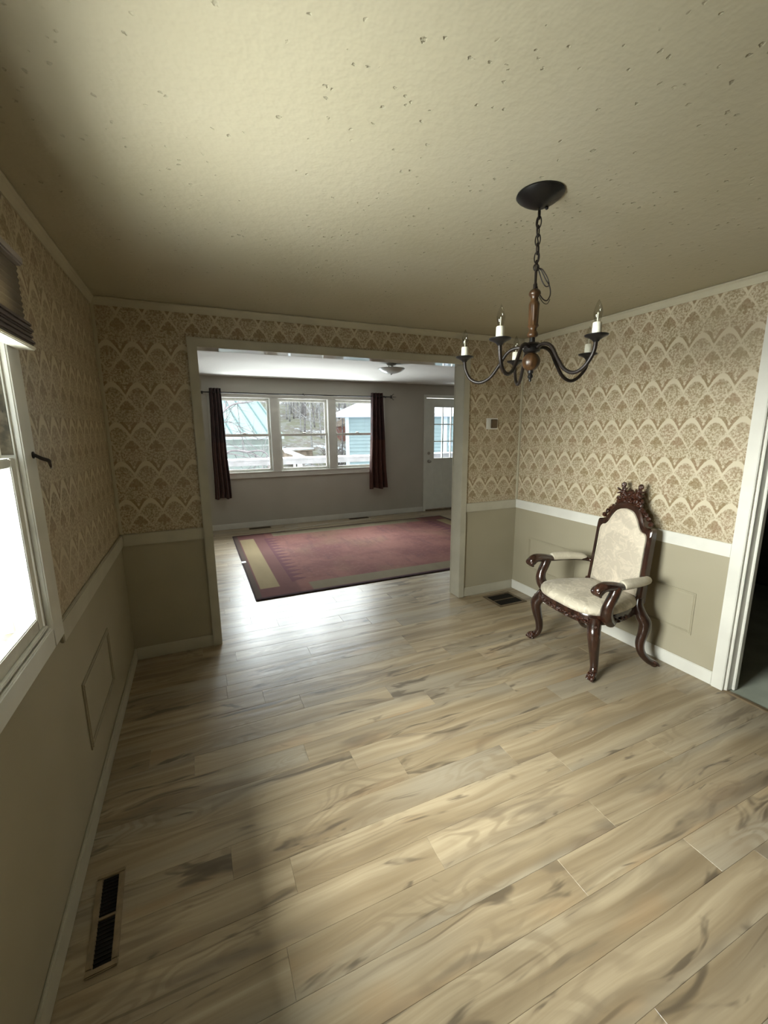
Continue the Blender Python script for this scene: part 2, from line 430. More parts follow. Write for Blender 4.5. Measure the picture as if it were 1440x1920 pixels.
# ================================================================== mesh builder
class B:
    def __init__(s): s.v = []; s.f = []
    def box(s, x0, x1, y0, y1, z0, z1):
        b = len(s.v)
        s.v += [(x, y, z) for z in (z0, z1) for y in (y0, y1) for x in (x0, x1)]
        s.f += [tuple(b+i for i in q) for q in ((0, 2, 3, 1), (4, 5, 7, 6), (0, 1, 5, 4), (2, 6, 7, 3), (0, 4, 6, 2), (1, 3, 7, 5))]
        return s
    def loft(s, rings, cap0=True, cap1=True, closed=True):
        b = len(s.v); n = len(rings[0])
        for r in rings: s.v += [tuple(p) for p in r]
        for i in range(len(rings)-1):
            for j in range(n if closed else n-1):
                k = (j+1) % n
                s.f.append((b+i*n+j, b+i*n+k, b+(i+1)*n+k, b+(i+1)*n+j))
        if cap0: s.f.append(tuple(b+j for j in range(n))[::-1])
        if cap1: s.f.append(tuple(b+(len(rings)-1)*n+j for j in range(n)))
        return s
    def sweep(s, pts, rad, seg=10, sub=6, flat=1.0, closed=False):
        """tube along a Catmull-Rom curve; rad: one value or one per point"""
        pts = [Vector(p) for p in pts]; n = len(pts)
        rad = [rad]*n if not hasattr(rad, '__len__') else list(rad)
        P, Q = [], []
        rng = n if closed else n-1
        for i in range(rng):
            p0, p1, p2, p3 = (pts[(i-1) % n], pts[i], pts[(i+1) % n], pts[(i+2) % n]) if closed else (pts[max(i-1, 0)], pts[i], pts[i+1], pts[min(i+2, n-1)])
            r1, r2 = rad[i], rad[(i+1) % n]
            for k in range(sub):
                t = k/sub
                P.append(.5*((2*p1)+(p2-p0)*t+(2*p0-5*p1+4*p2-p3)*t*t+(3*p1-p0-3*p2+p3)*t**3)); Q.append(r1+(r2-r1)*t)
        if not closed: P.append(pts[-1]); Q.append(rad[-1])
        up = None; rings = []
        for i, p in enumerate(P):
            if closed: d = P[(i+1) % len(P)]-P[i-1]
            else: d = P[min(i+1, len(P)-1)]-P[max(i-1, 0)]
            d.normalize()
            if up is None:
                up = Vector((0, 0, 1)) if abs(d.z) < .9 else Vector((1, 0, 0))
            a = (up-d*up.dot(d))
            if a.length < 1e-5: a = d.orthogonal()
            a.normalize(); up = a; b2 = d.cross(a)
            rings.append([p+(a*math.cos(2*PI*j/seg)*flat+b2*math.sin(2*PI*j/seg))*Q[i] for j in range(seg)])
        if closed:
            rings.append(rings[0]); return s.loft(rings, False, False)
        return s.loft(rings)
    def lathe(s, prof, c=(0, 0, 0), seg=20):
        rings = [[(c[0]+r*math.cos(2*PI*j/seg), c[1]+r*math.sin(2*PI*j/seg), c[2]+z) for j in range(seg)] for r, z in prof]
        return s.loft(rings)
    def prism(s, poly, axis, a, b):
        """extrude a 2-D outline along axis between a and b"""
        def p3(u, v, w):
            return (w, u, v) if axis == 0 else (u, w, v) if axis == 1 else (u, v, w)
        return s.loft([[p3(u, v, a) for u, v in poly], [p3(u, v, b) for u, v in poly]])
    def blob(s, c, r, sub=1, squash=(1, 1, 1), jit=0., rot=None):
        bm = bmesh.new(); bmesh.ops.create_icosphere(bm, subdivisions=sub, radius=1.0)
        b = len(s.v)
        for v in bm.verts:
            k = 1+jit*(R_.random()-.5)
            q = Vector((v.co.x*squash[0], v.co.y*squash[1], v.co.z*squash[2]))*r*k
            if rot is not None: q = rot @ q
            s.v.append((c[0]+q.x, c[1]+q.y, c[2]+q.z))
        for f in bm.faces: s.f.append(tuple(b+v.index for v in f.verts))
        bm.free(); return s
    def xf(s, fn): s.v = [tuple(fn(Vector(p))) for p in s.v]; return s
    def mesh(s, name, mat, smooth=False, bevel=0., seg=2, angle=None):
        me = bpy.data.meshes.new(name); me.from_pydata(s.v, [], s.f)
        bm = bmesh.new(); bm.from_mesh(me)
        bmesh.ops.recalc_face_normals(bm, faces=bm.faces)
        if bevel:
            es = [e for e in bm.edges if len(e.link_faces) == 2 and e.calc_face_angle() > .6]
            bmesh.ops.bevel(bm, geom=es, offset=bevel, segments=seg, affect='EDGES', clamp_overlap=True)
        if smooth:
            for f in bm.faces: f.smooth = True
            if angle:
                for e in bm.edges:
                    if len(e.link_faces) == 2 and e.calc_face_angle() > angle: e.smooth = False
        bm.to_mesh(me); bm.free()
        me.materials.append(MT[mat]); return me
    def build(s, name, mat, parent=None, **kw):
        o = bpy.data.objects.new(name, s.mesh(name, mat, **kw)); COL.objects.link(o)
        if parent is not None: o.parent = parent
        return o

def tag(o, label=None, cat=None, group=None, kind=None):
    if label: o['label'] = label
    if cat: o['category'] = cat
    if group: o['group'] = group
    if kind: o['kind'] = kind
    return o
def struct(o, label=None):
    o['kind'] = 'structure'
    if label: o['label'] = label
    return o
def empty(name, loc, label, cat, rz=0., group=None):
    o = bpy.data.objects.new(name, None); COL.objects.link(o); o.location = loc; o.rotation_euler = (0, 0, rz)
    o.empty_display_size = .1
    return tag(o, label, cat, group)
def inst(name, me, parent, loc=(0, 0, 0), rz=0.):
    o = bpy.data.objects.new(name, me); COL.objects.link(o); o.parent = parent; o.location = loc; o.rotation_euler = (0, 0, rz)
    return o

# ================================================================== dimensions
W = 3.2216; D = 3.8542; YR = -4.35         # right wall, far wall, rear wall
TH = 0.13                                   # partition thickness
OXL, OXR, OH, CW = .5515, 2.5894, 2.0547, .0586
XE = 6.3                                    # end of the living room
LW0, LW1, LZ0, LZ1 = -2.46, -1.497, .905, 2.0   # side window hole
RD0, RD1, RDH = -2.72, -1.848, 2.04         # doorway in the right wall
WH = [(.80, 1.62), (1.74, 2.56), (2.675, 3.495)]  # far window holes
WZ0, WZ1 = .885, 2.035
DX0, DX1, DZ1 = 4.43, 5.33, 2.092           # front door

# ------------------------------------------------------------------ floor of planks
fl = B().box(-.02, XE, YR, D, -.06, -.0135).build('floor', 'vent_tan'); struct(fl, 'wide rustic beige wood plank floor')
PW = .135; rows = []
k0 = math.ceil((-.575-YR)/PW)
y = -.575-k0*PW
row = 0
while y < D:
    ya, yb = max(y, YR), min(y+PW, D)
    if yb-ya > .02:
        x1 = W if yb <= .001 else (W if ya < 0 else XE)
        off = (row*.437+.31*((row*7) % 5)) % 1.25
        if abs(y+.305) < .01: off = .625
        xs = 0.0; cuts = [0.0]
        c = off if off > .12 else off+.5
        while c < x1-.12:
            cuts.append(c); c += 1.25
        cuts.append(x1)
        for a, b in zip(cuts, cuts[1:]):
            if a > 5.3: continue
            rows.append((a, b, ya, yb))
    y += PW; row += 1
for a, b, ya, yb in rows:
    lx, ly = (b-a)/2-.0001, (yb-ya)/2-.0001
    q = B(); e = .0010
    rings = []
    for ex, z in ((0, -.013), (0, -e), (e, 0)):
        rings.append([(-lx+ex, -ly+ex, z), (lx-ex, -ly+ex, z), (lx-ex, ly-ex, z), (-lx+ex, ly-ex, z)])
    q.loft(rings, cap0=False)
    o = q.build('plank', 'plank_wood', fl); o.location = ((a+b)/2, (ya+yb)/2, 0)
print('planks', len(rows))

# ------------------------------------------------------------------ walls
def slabwall(name, mat, axis, p0, p1, a0, a1, z0, z1, holes, label=None):
    """wall normal to axis between p0 and p1, with rectangular holes [(a,b,za,zb)]"""
    q = B()
    def bx(u0, u1, za, zb):
        if u1-u0 < 1e-4 or zb-za < 1e-4: return
        if axis == 0: q.box(p0, p1, u0, u1, za, zb)
        else: q.box(u0, u1, p0, p1, za, zb)
    cur = a0
    for (a, b, za, zb) in sorted(holes):
        bx(cur, a, z0, z1); bx(a, b, z0, za); bx(a, b, zb, z1); cur = b
    bx(cur, a1, z0, z1)
    return struct(q.build(name, mat), label)
ZB = -.06
slabwall('wall_back', 'paper_back', 1, 0, .06, 0, W, ZB, H, [(OXL-.02, OXR+.02, ZB, OH+.015)], 'papered wall with the wide cased opening')
slabwall('wall_partition', 'living_paint', 1, .06, TH, 0, XE, ZB, H+.03, [(OXL-.02, OXR+.02, ZB, OH+.015)], 'grey living room face of the partition wall')
slabwall('wall_left', 'paper_left', 0, -.10, 0, YR, .06, ZB, H, [(LW0, LW1, LZ0, LZ1)], 'papered side wall with the window')
slabwall('wall_left_living', 'living_paint', 0, -.10, 0, .06, D, ZB, H+.03, [], 'grey side wall of the living room')
slabwall('wall_right', 'paper_right', 0, W, W+.06, YR, 0, ZB, H, [(RD0, RD1, ZB, RDH)], 'papered wall behind the armchair')
slabwall('wall_rear', 'paper_back', 1, YR-.1, YR, -.10, W+.06, ZB, H, [], 'papered wall behind the viewer')
slabwall('wall_far', 'living_paint', 1, D, D+.12, -.10, XE+.1, ZB, H+.03,
         [(a, b, WZ0, WZ1) for a, b in WH]+[(DX0-.012, DX1+.012, ZB, DZ1+.01)], 'grey far wall with three windows and the front door')
slabwall('wall_living_right', 'living_paint', 0, XE, XE+.1, .06, D, ZB, H+.03, [], 'grey end wall of the living room')
struct(B().box(-.10, W+.06, YR-.1, .06, H, H+.08).build('ceiling', 'ceiling_paint'), 'yellowed textured ceiling of the dining room')
struct(B().box(-.10, XE+.1, .06, D+.12, H+.03, H+.11).build('ceiling_living', 'ceiling_grey'), 'pale textured ceiling of the living room')
# room through the right doorway
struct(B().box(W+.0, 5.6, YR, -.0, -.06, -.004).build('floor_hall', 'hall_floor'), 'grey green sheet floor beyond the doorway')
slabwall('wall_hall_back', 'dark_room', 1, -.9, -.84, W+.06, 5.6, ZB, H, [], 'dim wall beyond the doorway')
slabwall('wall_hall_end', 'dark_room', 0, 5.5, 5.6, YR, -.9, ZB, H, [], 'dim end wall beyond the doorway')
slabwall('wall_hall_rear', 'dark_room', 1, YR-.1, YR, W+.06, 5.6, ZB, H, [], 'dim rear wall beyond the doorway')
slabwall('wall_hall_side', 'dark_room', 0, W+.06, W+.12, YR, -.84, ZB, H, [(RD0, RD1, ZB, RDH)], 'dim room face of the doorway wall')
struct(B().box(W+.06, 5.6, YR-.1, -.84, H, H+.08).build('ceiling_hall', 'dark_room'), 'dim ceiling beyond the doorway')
struct(B().box(W-.012, W+.02, RD0, RD1, -.004, .006).build('trim_1', 'threshold_wood', bevel=.004), 'dark threshold strip in the right doorway')

# ------------------------------------------------------------------ baseboards, chair rail, crown
tn = [1]
def trim(q, mat, label, **kw):
    tn[0] += 1
    kw.setdefault('bevel', .003)
    return struct(q.build('trim_%d' % tn[0], mat, **kw), label)
BH = .085
def bb(name, q, mat='rail_paint'): return struct(q.build(name, mat, bevel=.004), 'painted baseboard')
bb('baseboard_left', B().box(0, .012, YR, 0, 0, BH))
bb('baseboard_back', B().box(.012, OXL-CW, -.012, 0, 0, BH))
bb('baseboard_back_right', B().box(OXR+CW, W-.012, -.012, 0, 0, BH))
bb('baseboard_right', B().box(W-.012, W, RD1+.062, 0, 0, BH), 'trim_white')
bb('baseboard_rear', B().box(.012, W-.012, YR, YR+.012, 0, BH))
bb('baseboard_far', B().box(0, DX0-.065, D-.014, D, 0, BH+.005), 'trim_white')
bb('baseboard_far_right', B().box(DX1+.065, XE, D-.014, D, 0, BH+.005), 'trim_white')
bb('baseboard_partition', B().box(0, OXL-CW, TH, TH+.012, 0, BH))
bb('baseboard_partition_right', B().box(OXR+CW, XE, TH, TH+.012, 0, BH))
trim(B().box(0, .014, LW1+.105, 0, CRB, CR), 'rail_paint', 'chair rail on the window wall')
trim(B().box(.014, OXL-CW, -.014, 0, CRB, CR), 'rail_paint', 'short chair rail left of the opening')
trim(B().box(OXR+CW, W-.014, -.014, 0, CRB, CR), 'rail_paint', 'short chair rail right of the opening')
trim(B().box(W-.014, W, RD1+.062, 0, CRB, CR), 'trim_white', 'chair rail behind the armchair')
CROWN = [(0, 0), (0, -.046), (.006, -.046), (.009, -.036), (.017, -.018), (.025, -.010), (.025, -.003)]
def crown(axis, wall, sgn, a, b, label):
    q = B()
    if axis == 1: q.prism([(wall+sgn*u, H+v) for u, v in CROWN], 1, a, b)      # outline in x,z along y
    else: q.prism([(wall+sgn*u, H+v) for u, v in CROWN], 0, a, b)              # outline in y,z along x
    return trim(q, 'crown_paint', label, bevel=0.)
crown(1, 0, 1, YR, 0, 'ceiling moulding over the window wall')
crown(0, 0, -1, 0, W, 'ceiling moulding over the opening')
crown(1, W, -1, YR, 0, 'ceiling moulding over the armchair wall')
trim(B().box(0, .017, -.017, 0, CR, H-.044), 'crown_paint', 'corner strip beside the window wall')
trim(B().box(W-.017, W, -.017, 0, CR, H-.044), 'crown_paint', 'corner strip in the far right corner')
# picture-frame mouldings on the dado
def frame_mould(axis, wall, sgn, a, b, z0, z1, label):
    q = B(); w = .024; d = .009
    def bx(a0, a1, za, zb, dd):
        p0, p1 = sorted((wall, wall+sgn*dd))
        if axis == 0: q.box(p0, p1, a0, a1, za, zb)
        else: q.box(a0, a1, p0, p1, za, zb)
    for wd_, dd, i in ((w, d*.6, 0), (w*.45, d, w*.3)):
        a0, a1, za, zb = a+i, b-i, z0+i, z1-i
        bx(a0, a1, za, za+wd_, dd); bx(a0, a1, zb-wd_, zb, dd); bx(a0, a0+wd_, za+wd_, zb-wd_, dd); bx(a1-wd_, a1, za+wd_, zb-wd_, dd)
    return trim(q, 'panel_paint', label, bevel=.0015)
frame_mould(0, 0, 1, -1.24, -.70, .255, .55, 'picture frame moulding under the window wall rail')
frame_mould(0, W, -1, -.72, -.19, .255, .555, 'picture frame moulding left of the armchair')
frame_mould(0, W, -1, -1.635, -1.09, .25, .525, 'picture frame moulding right of the armchair')

# ------------------------------------------------------------------ cased opening
y0 = -.018
trim(B().box(OXL-CW, OXL, y0, 0, 0, OH+CW), 'rail_paint', 'left casing board of the wide opening')
trim(B().box(OXR, OXR+CW, y0, 0, 0, OH+CW), 'rail_paint', 'right casing board of the wide opening')
trim(B().box(OXL, OXR, y0, 0, OH, OH+CW), 'rail_paint', 'head casing board of the wide opening')
trim(B().box(OXL-.02, OXL-.006, 0, TH, 0, OH+.002), 'rail_paint', 'left jamb of the wide opening')
trim(B().box(OXR+.006, OXR+.02, 0, TH, 0, OH+.002), 'rail_paint', 'right jamb of the wide opening')
trim(B().box(OXL-.02, OXR+.02, 0, TH, OH+.002, OH+.015), 'trim_gloss', 'glossy painted head jamb of the wide opening', bevel=0.)
trim(B().box(OXL-CW, OXL-.006, TH, TH+.018, 0, OH+CW), 'rail_paint', 'living room side left casing')
trim(B().box(OXR+.006, OXR+CW, TH, TH+.018, 0, OH+CW), 'rail_paint', 'living room side right casing')
trim(B().box(OXL-.006, OXR+.006, TH, TH+.018, OH+.004, OH+CW), 'rail_paint', 'living room side head casing')

# ------------------------------------------------------------------ right doorway
trim(B().box(W-.018, W, RD1, RD1+.062, 0, RDH+.06), 'trim_white', 'white casing board of the right doorway')
trim(B().box(W-.018, W, RD0-.062, RD0, 0, RDH+.06), 'trim_white', 'white far casing of the right doorway')
trim(B().box(W-.018, W, RD0, RD1, RDH, RDH+.06), 'trim_white', 'white head casing of the right doorway')
trim(B().box(W, W+.12, RD1-.014, RD1, 0, RDH), 'trim_white', 'white jamb of the right doorway')
trim(B().box(W+.05, W+.085, RD1-.028, RD1-.014, 0, RDH), 'trim_white', 'door stop strip of the right doorway')
trim(B().box(W, W+.12, RD0, RD0+.014, 0, RDH), 'trim_white', 'white near jamb of the right doorway')
trim(B().box(W, W+.12, RD0+.014, RD1-.014, RDH-.014, RDH), 'trim_white', 'white head jamb of the right doorway')

# ------------------------------------------------------------------ side window (left wall)
def sash(parent, axis, plane, th, a0, a1, z0, z1, stile, mat, bot=None, top=None):
    """one glazed sash: frame ring, glazing bead and its pane"""
    bot = bot or stile; top = top or stile
    q = B()
    def bx(qq, u0, u1, za, zb, p0, p1):
        if axis == 0: qq.box(p0, p1, u0, u1, za, zb)
        else: qq.box(u0, u1, p0, p1, za, zb)
    bx(q, a0, a0+stile, z0, z1, plane, plane+th); bx(q, a1-stile, a1, z0, z1, plane, plane+th)
    bx(q, a0+stile, a1-stile, z0, z0+bot, plane, plane+th); bx(q, a0+stile, a1-stile, z1-top, z1, plane, plane+th)
    s_ = q.build('sash', mat, parent, bevel=.003)
    g = B(); bx(g, a0+stile-.004, a1-stile+.004, z0+bot-.004, z1-top+.004, plane+th*.45, plane+th*.45+.004)
    g.build('pane', 'pane_glass', s_)
    return s_
w1 = B()
w1.box(-.10, .0, LW1, LW1+.002, LZ0, LZ1)
w1 = B().box(-.10, .018, LW1-.0, LW1+.102, LZ0-.07, LZ1+.09)
win = B().box(0, .018, LW1, LW1+.102, LZ0-.07, LZ1+.09).box(0, .018, LW0-.102, LW0, LZ0-.07, LZ1+.09).box(0, .018, LW0, LW1, LZ0-.07, LZ0).box(0, .018, LW0, LW1, LZ1, LZ1+.09).build('window_1', 'window_vinyl', bevel=.004)
struct(win, 'white double hung window in the papered side wall')
B().box(-.10, 0, LW1-.008, LW1, LZ0, LZ1).box(-.10, 0, LW0, LW0+.008, LZ0, LZ1).box(-.10, 0, LW0, LW1, LZ1-.008, LZ1).build('jamb_liner', 'window_vinyl', win)
B().box(-.10, .0, LW0+.008, LW1-.008, LZ0, LZ0+.006).build('sill_track', 'track_dark', win)
B().box(-.006, .010, LW0+.01, LW1-.01, LZ0+.005, LZ0+.014).build('inner_stop', 'sash_white', win, bevel=.002)
sash(win, 0, -.032, .030, LW0+.012, LW1-.012, LZ0+.012, 1.452, .040, 'sash_white', .045, .026)
sash(win, 0, -.066, .030, LW0+.012, LW1-.012, 1.424, LZ1-.01, .040, 'sash_white', .026, .045)
B().box(-.032, -.004, LW1-.011, LW1-.0085, 1.46, LZ1-.01).build('upper_track', 'track_dark', win)
B().box(-.099, -.076, LW1-.014, LW1-.008, LZ0+.006, LZ1-.01).box(-.099, -.076, LW0+.008, LW0+.014, LZ0+.006, LZ1-.01).build('storm_frame', 'sash_white', win, bevel=.002)
q = B()
for zc in (1.60, 1.30): q.lathe([(.001, -.003), (.005, -.003), (.005, .002), (.001, .003)], (0, 0, 0), 10)
B().lathe([(.0005, 0), (.005, 0), (.004, .003), (.0005, .004)], (0, 0, 0), 10).xf(lambda p: Vector((-.012+p.x*.2, LW1-.008-p.z, 1.585+p.y))).build('track_screw', 'iron', win)

# pleated shade on that window
sh = empty('pleated_shade', (.018, 0, 1.77), 'brown pleated shade pulled up at the top of the side window', 'window shade')
SY0, SY1 = -2.62, -1.422
B().box(.0, .05, SY0, SY1+.004, .235, .262).build('head_rail', 'shade_rail', sh, bevel=.005)
n = 10; rings = []
for s_ in (0, 1):
    pass
poly = []
for i in range(2*n+1):
    z = .075+.16*i/(2*n); poly.append((.034+(.0025 if i % 2 else -.0015), z))
poly2 = [(x-.018, z) for x, z in poly][::-1]
B().prism(poly+poly2, 1, SY0+.005, SY1-.004).build('pleated_fabric', 'shade_fabric', sh)
q = B()
for i in range(4):
    z = .012+i*.017; q.box(.004-i*.0004, .052-(i % 2)*.003, SY0+.003, SY1, z, z+.0165)
q.build('gathered_pleats', 'shade_stack', sh, bevel=.005)
B().box(.002, .05, SY0, SY1+.003, .0, .011).build('bottom_rail', 'candle', sh, bevel=.003)

# curtain hold-back on the casing
hb = empty('curtain_holdback', (.018, -1.425, 1.455), 'small dark metal hold back hook screwed to the side window casing', 'hook')
B().lathe([(.001, 0), (.011, 0), (.011, .003), (.005, .006), (.001, .007)], (0, 0, 0), 14).xf(lambda p: Vector((p.z, p.y, p.x))).build('base_plate', 'iron', hb, smooth=True, angle=.6)
B().sweep([(.004, 0, 0), (.02, .008, -.012), (.03, .03, -.02), (.026, .055, -.03), (.02, .085, -.045)], [.005, .006, .0065, .005, .003], 8).build('hook_arm', 'bronze', hb, smooth=True)
B().blob((.019, .09, -.0475), .0045, 2, (1, 1.8, 1)).build('tip', 'nickel', hb, smooth=True)

# ------------------------------------------------------------------ far windows
for i, (a, b) in enumerate(WH):
    q = B().box(a, a+.008, D-.002, D+.12, WZ0, WZ1).box(b-.008, b, D-.002, D+.12, WZ0, WZ1).box(a+.008, b-.008, D-.002, D+.12, WZ1-.008, WZ1).box(a+.008, b-.008, D-.002, D+.12, WZ0, WZ0+.008)
    w = struct(q.build('window_%d' % (i+2), 'window_vinyl'), ['left far window behind the brown curtain', 'middle far window looking out to the woods', 'far window with the pale blue house outside'][i])
    sash(w, 1, D+.075, .03, a+.01, b-.01, 1.452, WZ1-.008, .034, 'sash_white', .030, .042)
    sash(w, 1, D+.040, .03, a+.01, b-.01, WZ0+.008, 1.482, .034, 'sash_white', .040, .040)
    l = B().box((a+b)/2-.03, (a+b)/2+.03, D+.044, D+.066, 1.482, 1.489).build('sash_lock', 'nickel', w, bevel=.002)
    B().sweep([((a+b)/2-.02, D+.055, 1.489), ((a+b)/2+.0, D+.05, 1.497), ((a+b)/2+.03, D+.045, 1.494)], .004, 6, 3).build('lock_lever', 'nickel', l, smooth=True)
q = B()
xs = [WH[0][0]-.09, WH[0][0]+.004, WH[0][1]-.004, WH[1][0]+.004, WH[1][1]-.004, WH[2][0]+.004, WH[2][1]-.004, WH[2][1]+.09]
for a, b in ((xs[0], xs[1]), (xs[2], xs[3]), (xs[4], xs[5]), (xs[6], xs[7])):
    q.box(a, b, D-.016, D, WZ0-.0, WZ1)
q.box(xs[0], xs[7], D-.016, D, WZ1, WZ1+.05); q.box(xs[0], xs[7], D-.016, D, WZ0-.09, WZ0)
trim(q, 'window_vinyl', 'white casing around the three far windows')
trim(B().box(xs[0], xs[7], D-.024, D-.012, WZ0-.012, WZ0+.006), 'window_vinyl', 'narrow sill ledge of the far windows')

# ------------------------------------------------------------------ front door
trim(B().box(DX0-.062, DX0-.012, D-.016, D, 0, DZ1+.062).box(DX1+.012, DX1+.062, D-.016, D, 0, DZ1+.062).box(DX0-.012, DX1+.012, D-.016, D, DZ1+.012, DZ1+.062), 'door_white', 'white casing of the front door')
LX = [4.600, 4.785, 4.970, 5.155]; LZ = [1.0, 1.31, 1.625, 1.935]
q = B(); yd0, yd1 = D+.012, D+.056
q.box(DX0, LX[0], yd0, yd1, .035, DZ1); q.box(LX[3], DX1, yd0, yd1, .035, DZ1)
q.box(LX[0], LX[3], yd0, yd1, .035, LZ[0]); q.box(LX[0], LX[3], yd0, yd1, LZ[3], DZ1)
dr = struct(q.build('door_1', 'door_white'), 'white front door with nine small panes')
q = B()
for a, b, c, d in ((LX[0]-.022, LX[0], LZ[0]-.022, LZ[3]+.022), (LX[3], LX[3]+.022, LZ[0]-.022, LZ[3]+.022)): q.box(a, b, yd0-.007, yd0, c, d)
for c, d in ((LZ[0]-.022, LZ[0]), (LZ[3], LZ[3]+.022)): q.box(LX[0], LX[3], yd0-.007, yd0, c, d)
q.build('glazing_frame', 'door_white', dr, bevel=.003)
q = B()
for x in LX[1:3]: q.box(x-.009, x+.009, yd0+.0, yd0+.028, LZ[0], LZ[3])
for i in range(3):
    for z in LZ[1:3]: q.box(LX[i]+(.009 if i else 0), LX[i+1]-(.009 if i < 2 else 0), yd0+.0, yd0+.028, z-.009, z+.009)
q.build('muntin', 'door_white', dr)
for i in range(3):
    for j in range(3):
        B().box(LX[i]+.001, LX[i+1]-.001, yd0+.018, yd0+.022, LZ[j]+.001, LZ[j+1]-.001).build('pane', 'pane_glass', dr)
for a, b in ((4.60, 4.80), (4.955, 5.155)):
    q = B(); w_ = .02
    q.box(a, b, yd0-.006, yd0, .30, .32); q.box(a, b, yd0-.006, yd0, .80, .82); q.box(a, a+w_, yd0-.006, yd0, .32, .80); q.box(b-w_, b, yd0-.006, yd0, .32, .80)
    q.build('embossed_panel', 'door_white', dr, bevel=.004)
def onface(p): return Vector((p.x, -p.z, p.y))
k_ = B().lathe([(.001, 0), (.031, 0), (.031, .006), (.012, .010), (.012, .032), (.026, .040), (.029, .052), (.022, .062), (.001, .064)], (0, 0, 0), 18).xf(onface).build('door_knob', 'nickel', dr, smooth=True, angle=.7); k_.location = (4.494, yd0, .945)
k_ = B().lathe([(.001, 0), (.029, 0), (.027, .010), (.010, .013), (.001, .014)], (0, 0, 0), 18).xf(onface).box(-.004, .004, -.026, -.012, -.014, .014).build('deadbolt', 'nickel', dr, smooth=True, angle=.7); k_.location = (4.492, yd0, 1.095)
struct(B().box(DX0-.01, DX1+.01, D-.03, D+.11, 0, .03).build('trim_90', 'threshold_wood', bevel=.006), 'dark threshold under the front door')

# ------------------------------------------------------------------ curtains and rod
def curtain(xt0, xt1, xb0, xb1, label, fold):
    c = empty('window_curtain', ((xt0+xt1)/2, D-.085, .51), label, 'curtain', group='brown window curtains')
    cols, lev = 56, 24
    def pt(i, j, off):
        u = i/cols; v = j/lev; e = (1-v)
        x0 = xb0+(xt0-xb0)*v; x1 = xb1+(xt1-xb1)*v
        x = x0+(x1-x0)*u+.006*math.sin(9*v+fold)*e
        y = (.026+.012*e)*math.sin(u*2*PI*3.5+fold+.5*e*math.sin(3*v))
        z = .0+(2.15-.51)*v-.012*math.sin(u*9+fold)*e*e
        return (x-(xt0+xt1)/2, y+off, z)
    rings = []
    for j in range(lev+1):
        rings.append([pt(i, j, 0) for i in range(cols+1)]+[pt(i, j, .004) for i in range(cols, -1, -1)])
    B().loft(rings).build('cloth', 'curtain_brown', c, smooth=True, angle=1.2)
    q = B(); z0 = 2.09-.51
    for k in range(6):
        u = (k+.5)/6.0; x = xt0+(xt1-xt0)*u-(xt0+xt1)/2
        q.sweep([(x, .023*math.cos(t), z0+.023*math.sin(t)) for t in [2*PI*g/10 for g in range(10)]], .004, 6, 2, closed=True)
    q.build('grommets', 'bronze', c, smooth=True)
curtain(.745, .905, .705, .945, 'dark brown curtain hanging left of the three far windows', .4)
curtain(3.305, 3.505, 3.255, 3.58, 'dark brown curtain hanging between far windows and front door', 2.1)
rod = empty('curtain_rod', (2.15, D-.085, 2.09), 'black curtain rod with leaf finials above the far windows', 'curtain rod')
B().sweep([(-1.60, 0, 0), (0, 0, -.004), (1.52, 0, 0)], .0085, 10, 6).build('pole', 'iron', rod, smooth=True)
for s_ in (-1, 1):
    x = -1.60 if s_ < 0 else 1.52
    q = B().blob((x, 0, 0), .014, 2)
    for a in (0, 1.25, -1.25, 2.4, -2.4):
        q.sweep([(x, 0, 0), (x+s_*.045*math.cos(a*.6), .0, .04*math.sin(a)), (x+s_*.10*math.cos(a*.75), 0, .048*math.sin(a)+.012*math.sin(2*a))], [.004, .004, .002], 6, 4)
    q.build('leaf_finial', 'iron', rod, smooth=True)
for x in (-1.5, .0, 1.42):
    B().sweep([(x, .084, .0), (x, .04, -.004), (x, .0, -.012)], .006, 8, 4).lathe([(.001, 0), (.02, 0), (.02, .004), (.001, .005)], (0, 0, 0), 12).xf(lambda p: p).build('bracket', 'iron', rod, smooth=True) if False else B().sweep([(x, .084, .0), (x, .04, -.004), (x, .0, -.0135)], .006, 8, 4).box(x-.012, x+.012, .078, .085, -.02, .02).build('bracket', 'iron', rod)

# ------------------------------------------------------------------ rug, cable, registers
rug = empty('area_rug', (0, 0, 0), 'mauve and tan patterned wool rug on the living room floor', 'rug')
B().box(.888, 4.417, .703, 3.307, .0005, .012).build('pile', 'rug_wool', rug, bevel=.004)
q = B()
for a, b, c, d in ((.880, .889, .695, 3.315), (4.416, 4.425, .695, 3.315), (.889, 4.416, .695, .704), (.889, 4.416, 3.306, 3.315)): q.box(a, b, c, d, .0005, .011)
q.build('bound_edge', 'rug_edge', rug, bevel=.003)
B().box(.876, .925, 1.90, 1.965, .0125, .014).build('paper_label', 'paper_tag', rug)
tag(B().sweep([(1.52, 3.35, .005), (1.75, 3.42, .005), (1.9, 3.475, .005), (2.12, 3.50, .005), (2.34, 3.56, .005), (2.5, 3.575, .005), (2.8, 3.59, .005), (3.2, 3.62, .005)], .0045, 8, 6).build('cable', 'wire_white', smooth=True), 'thin white cable lying on the floor behind the rug', 'cable')

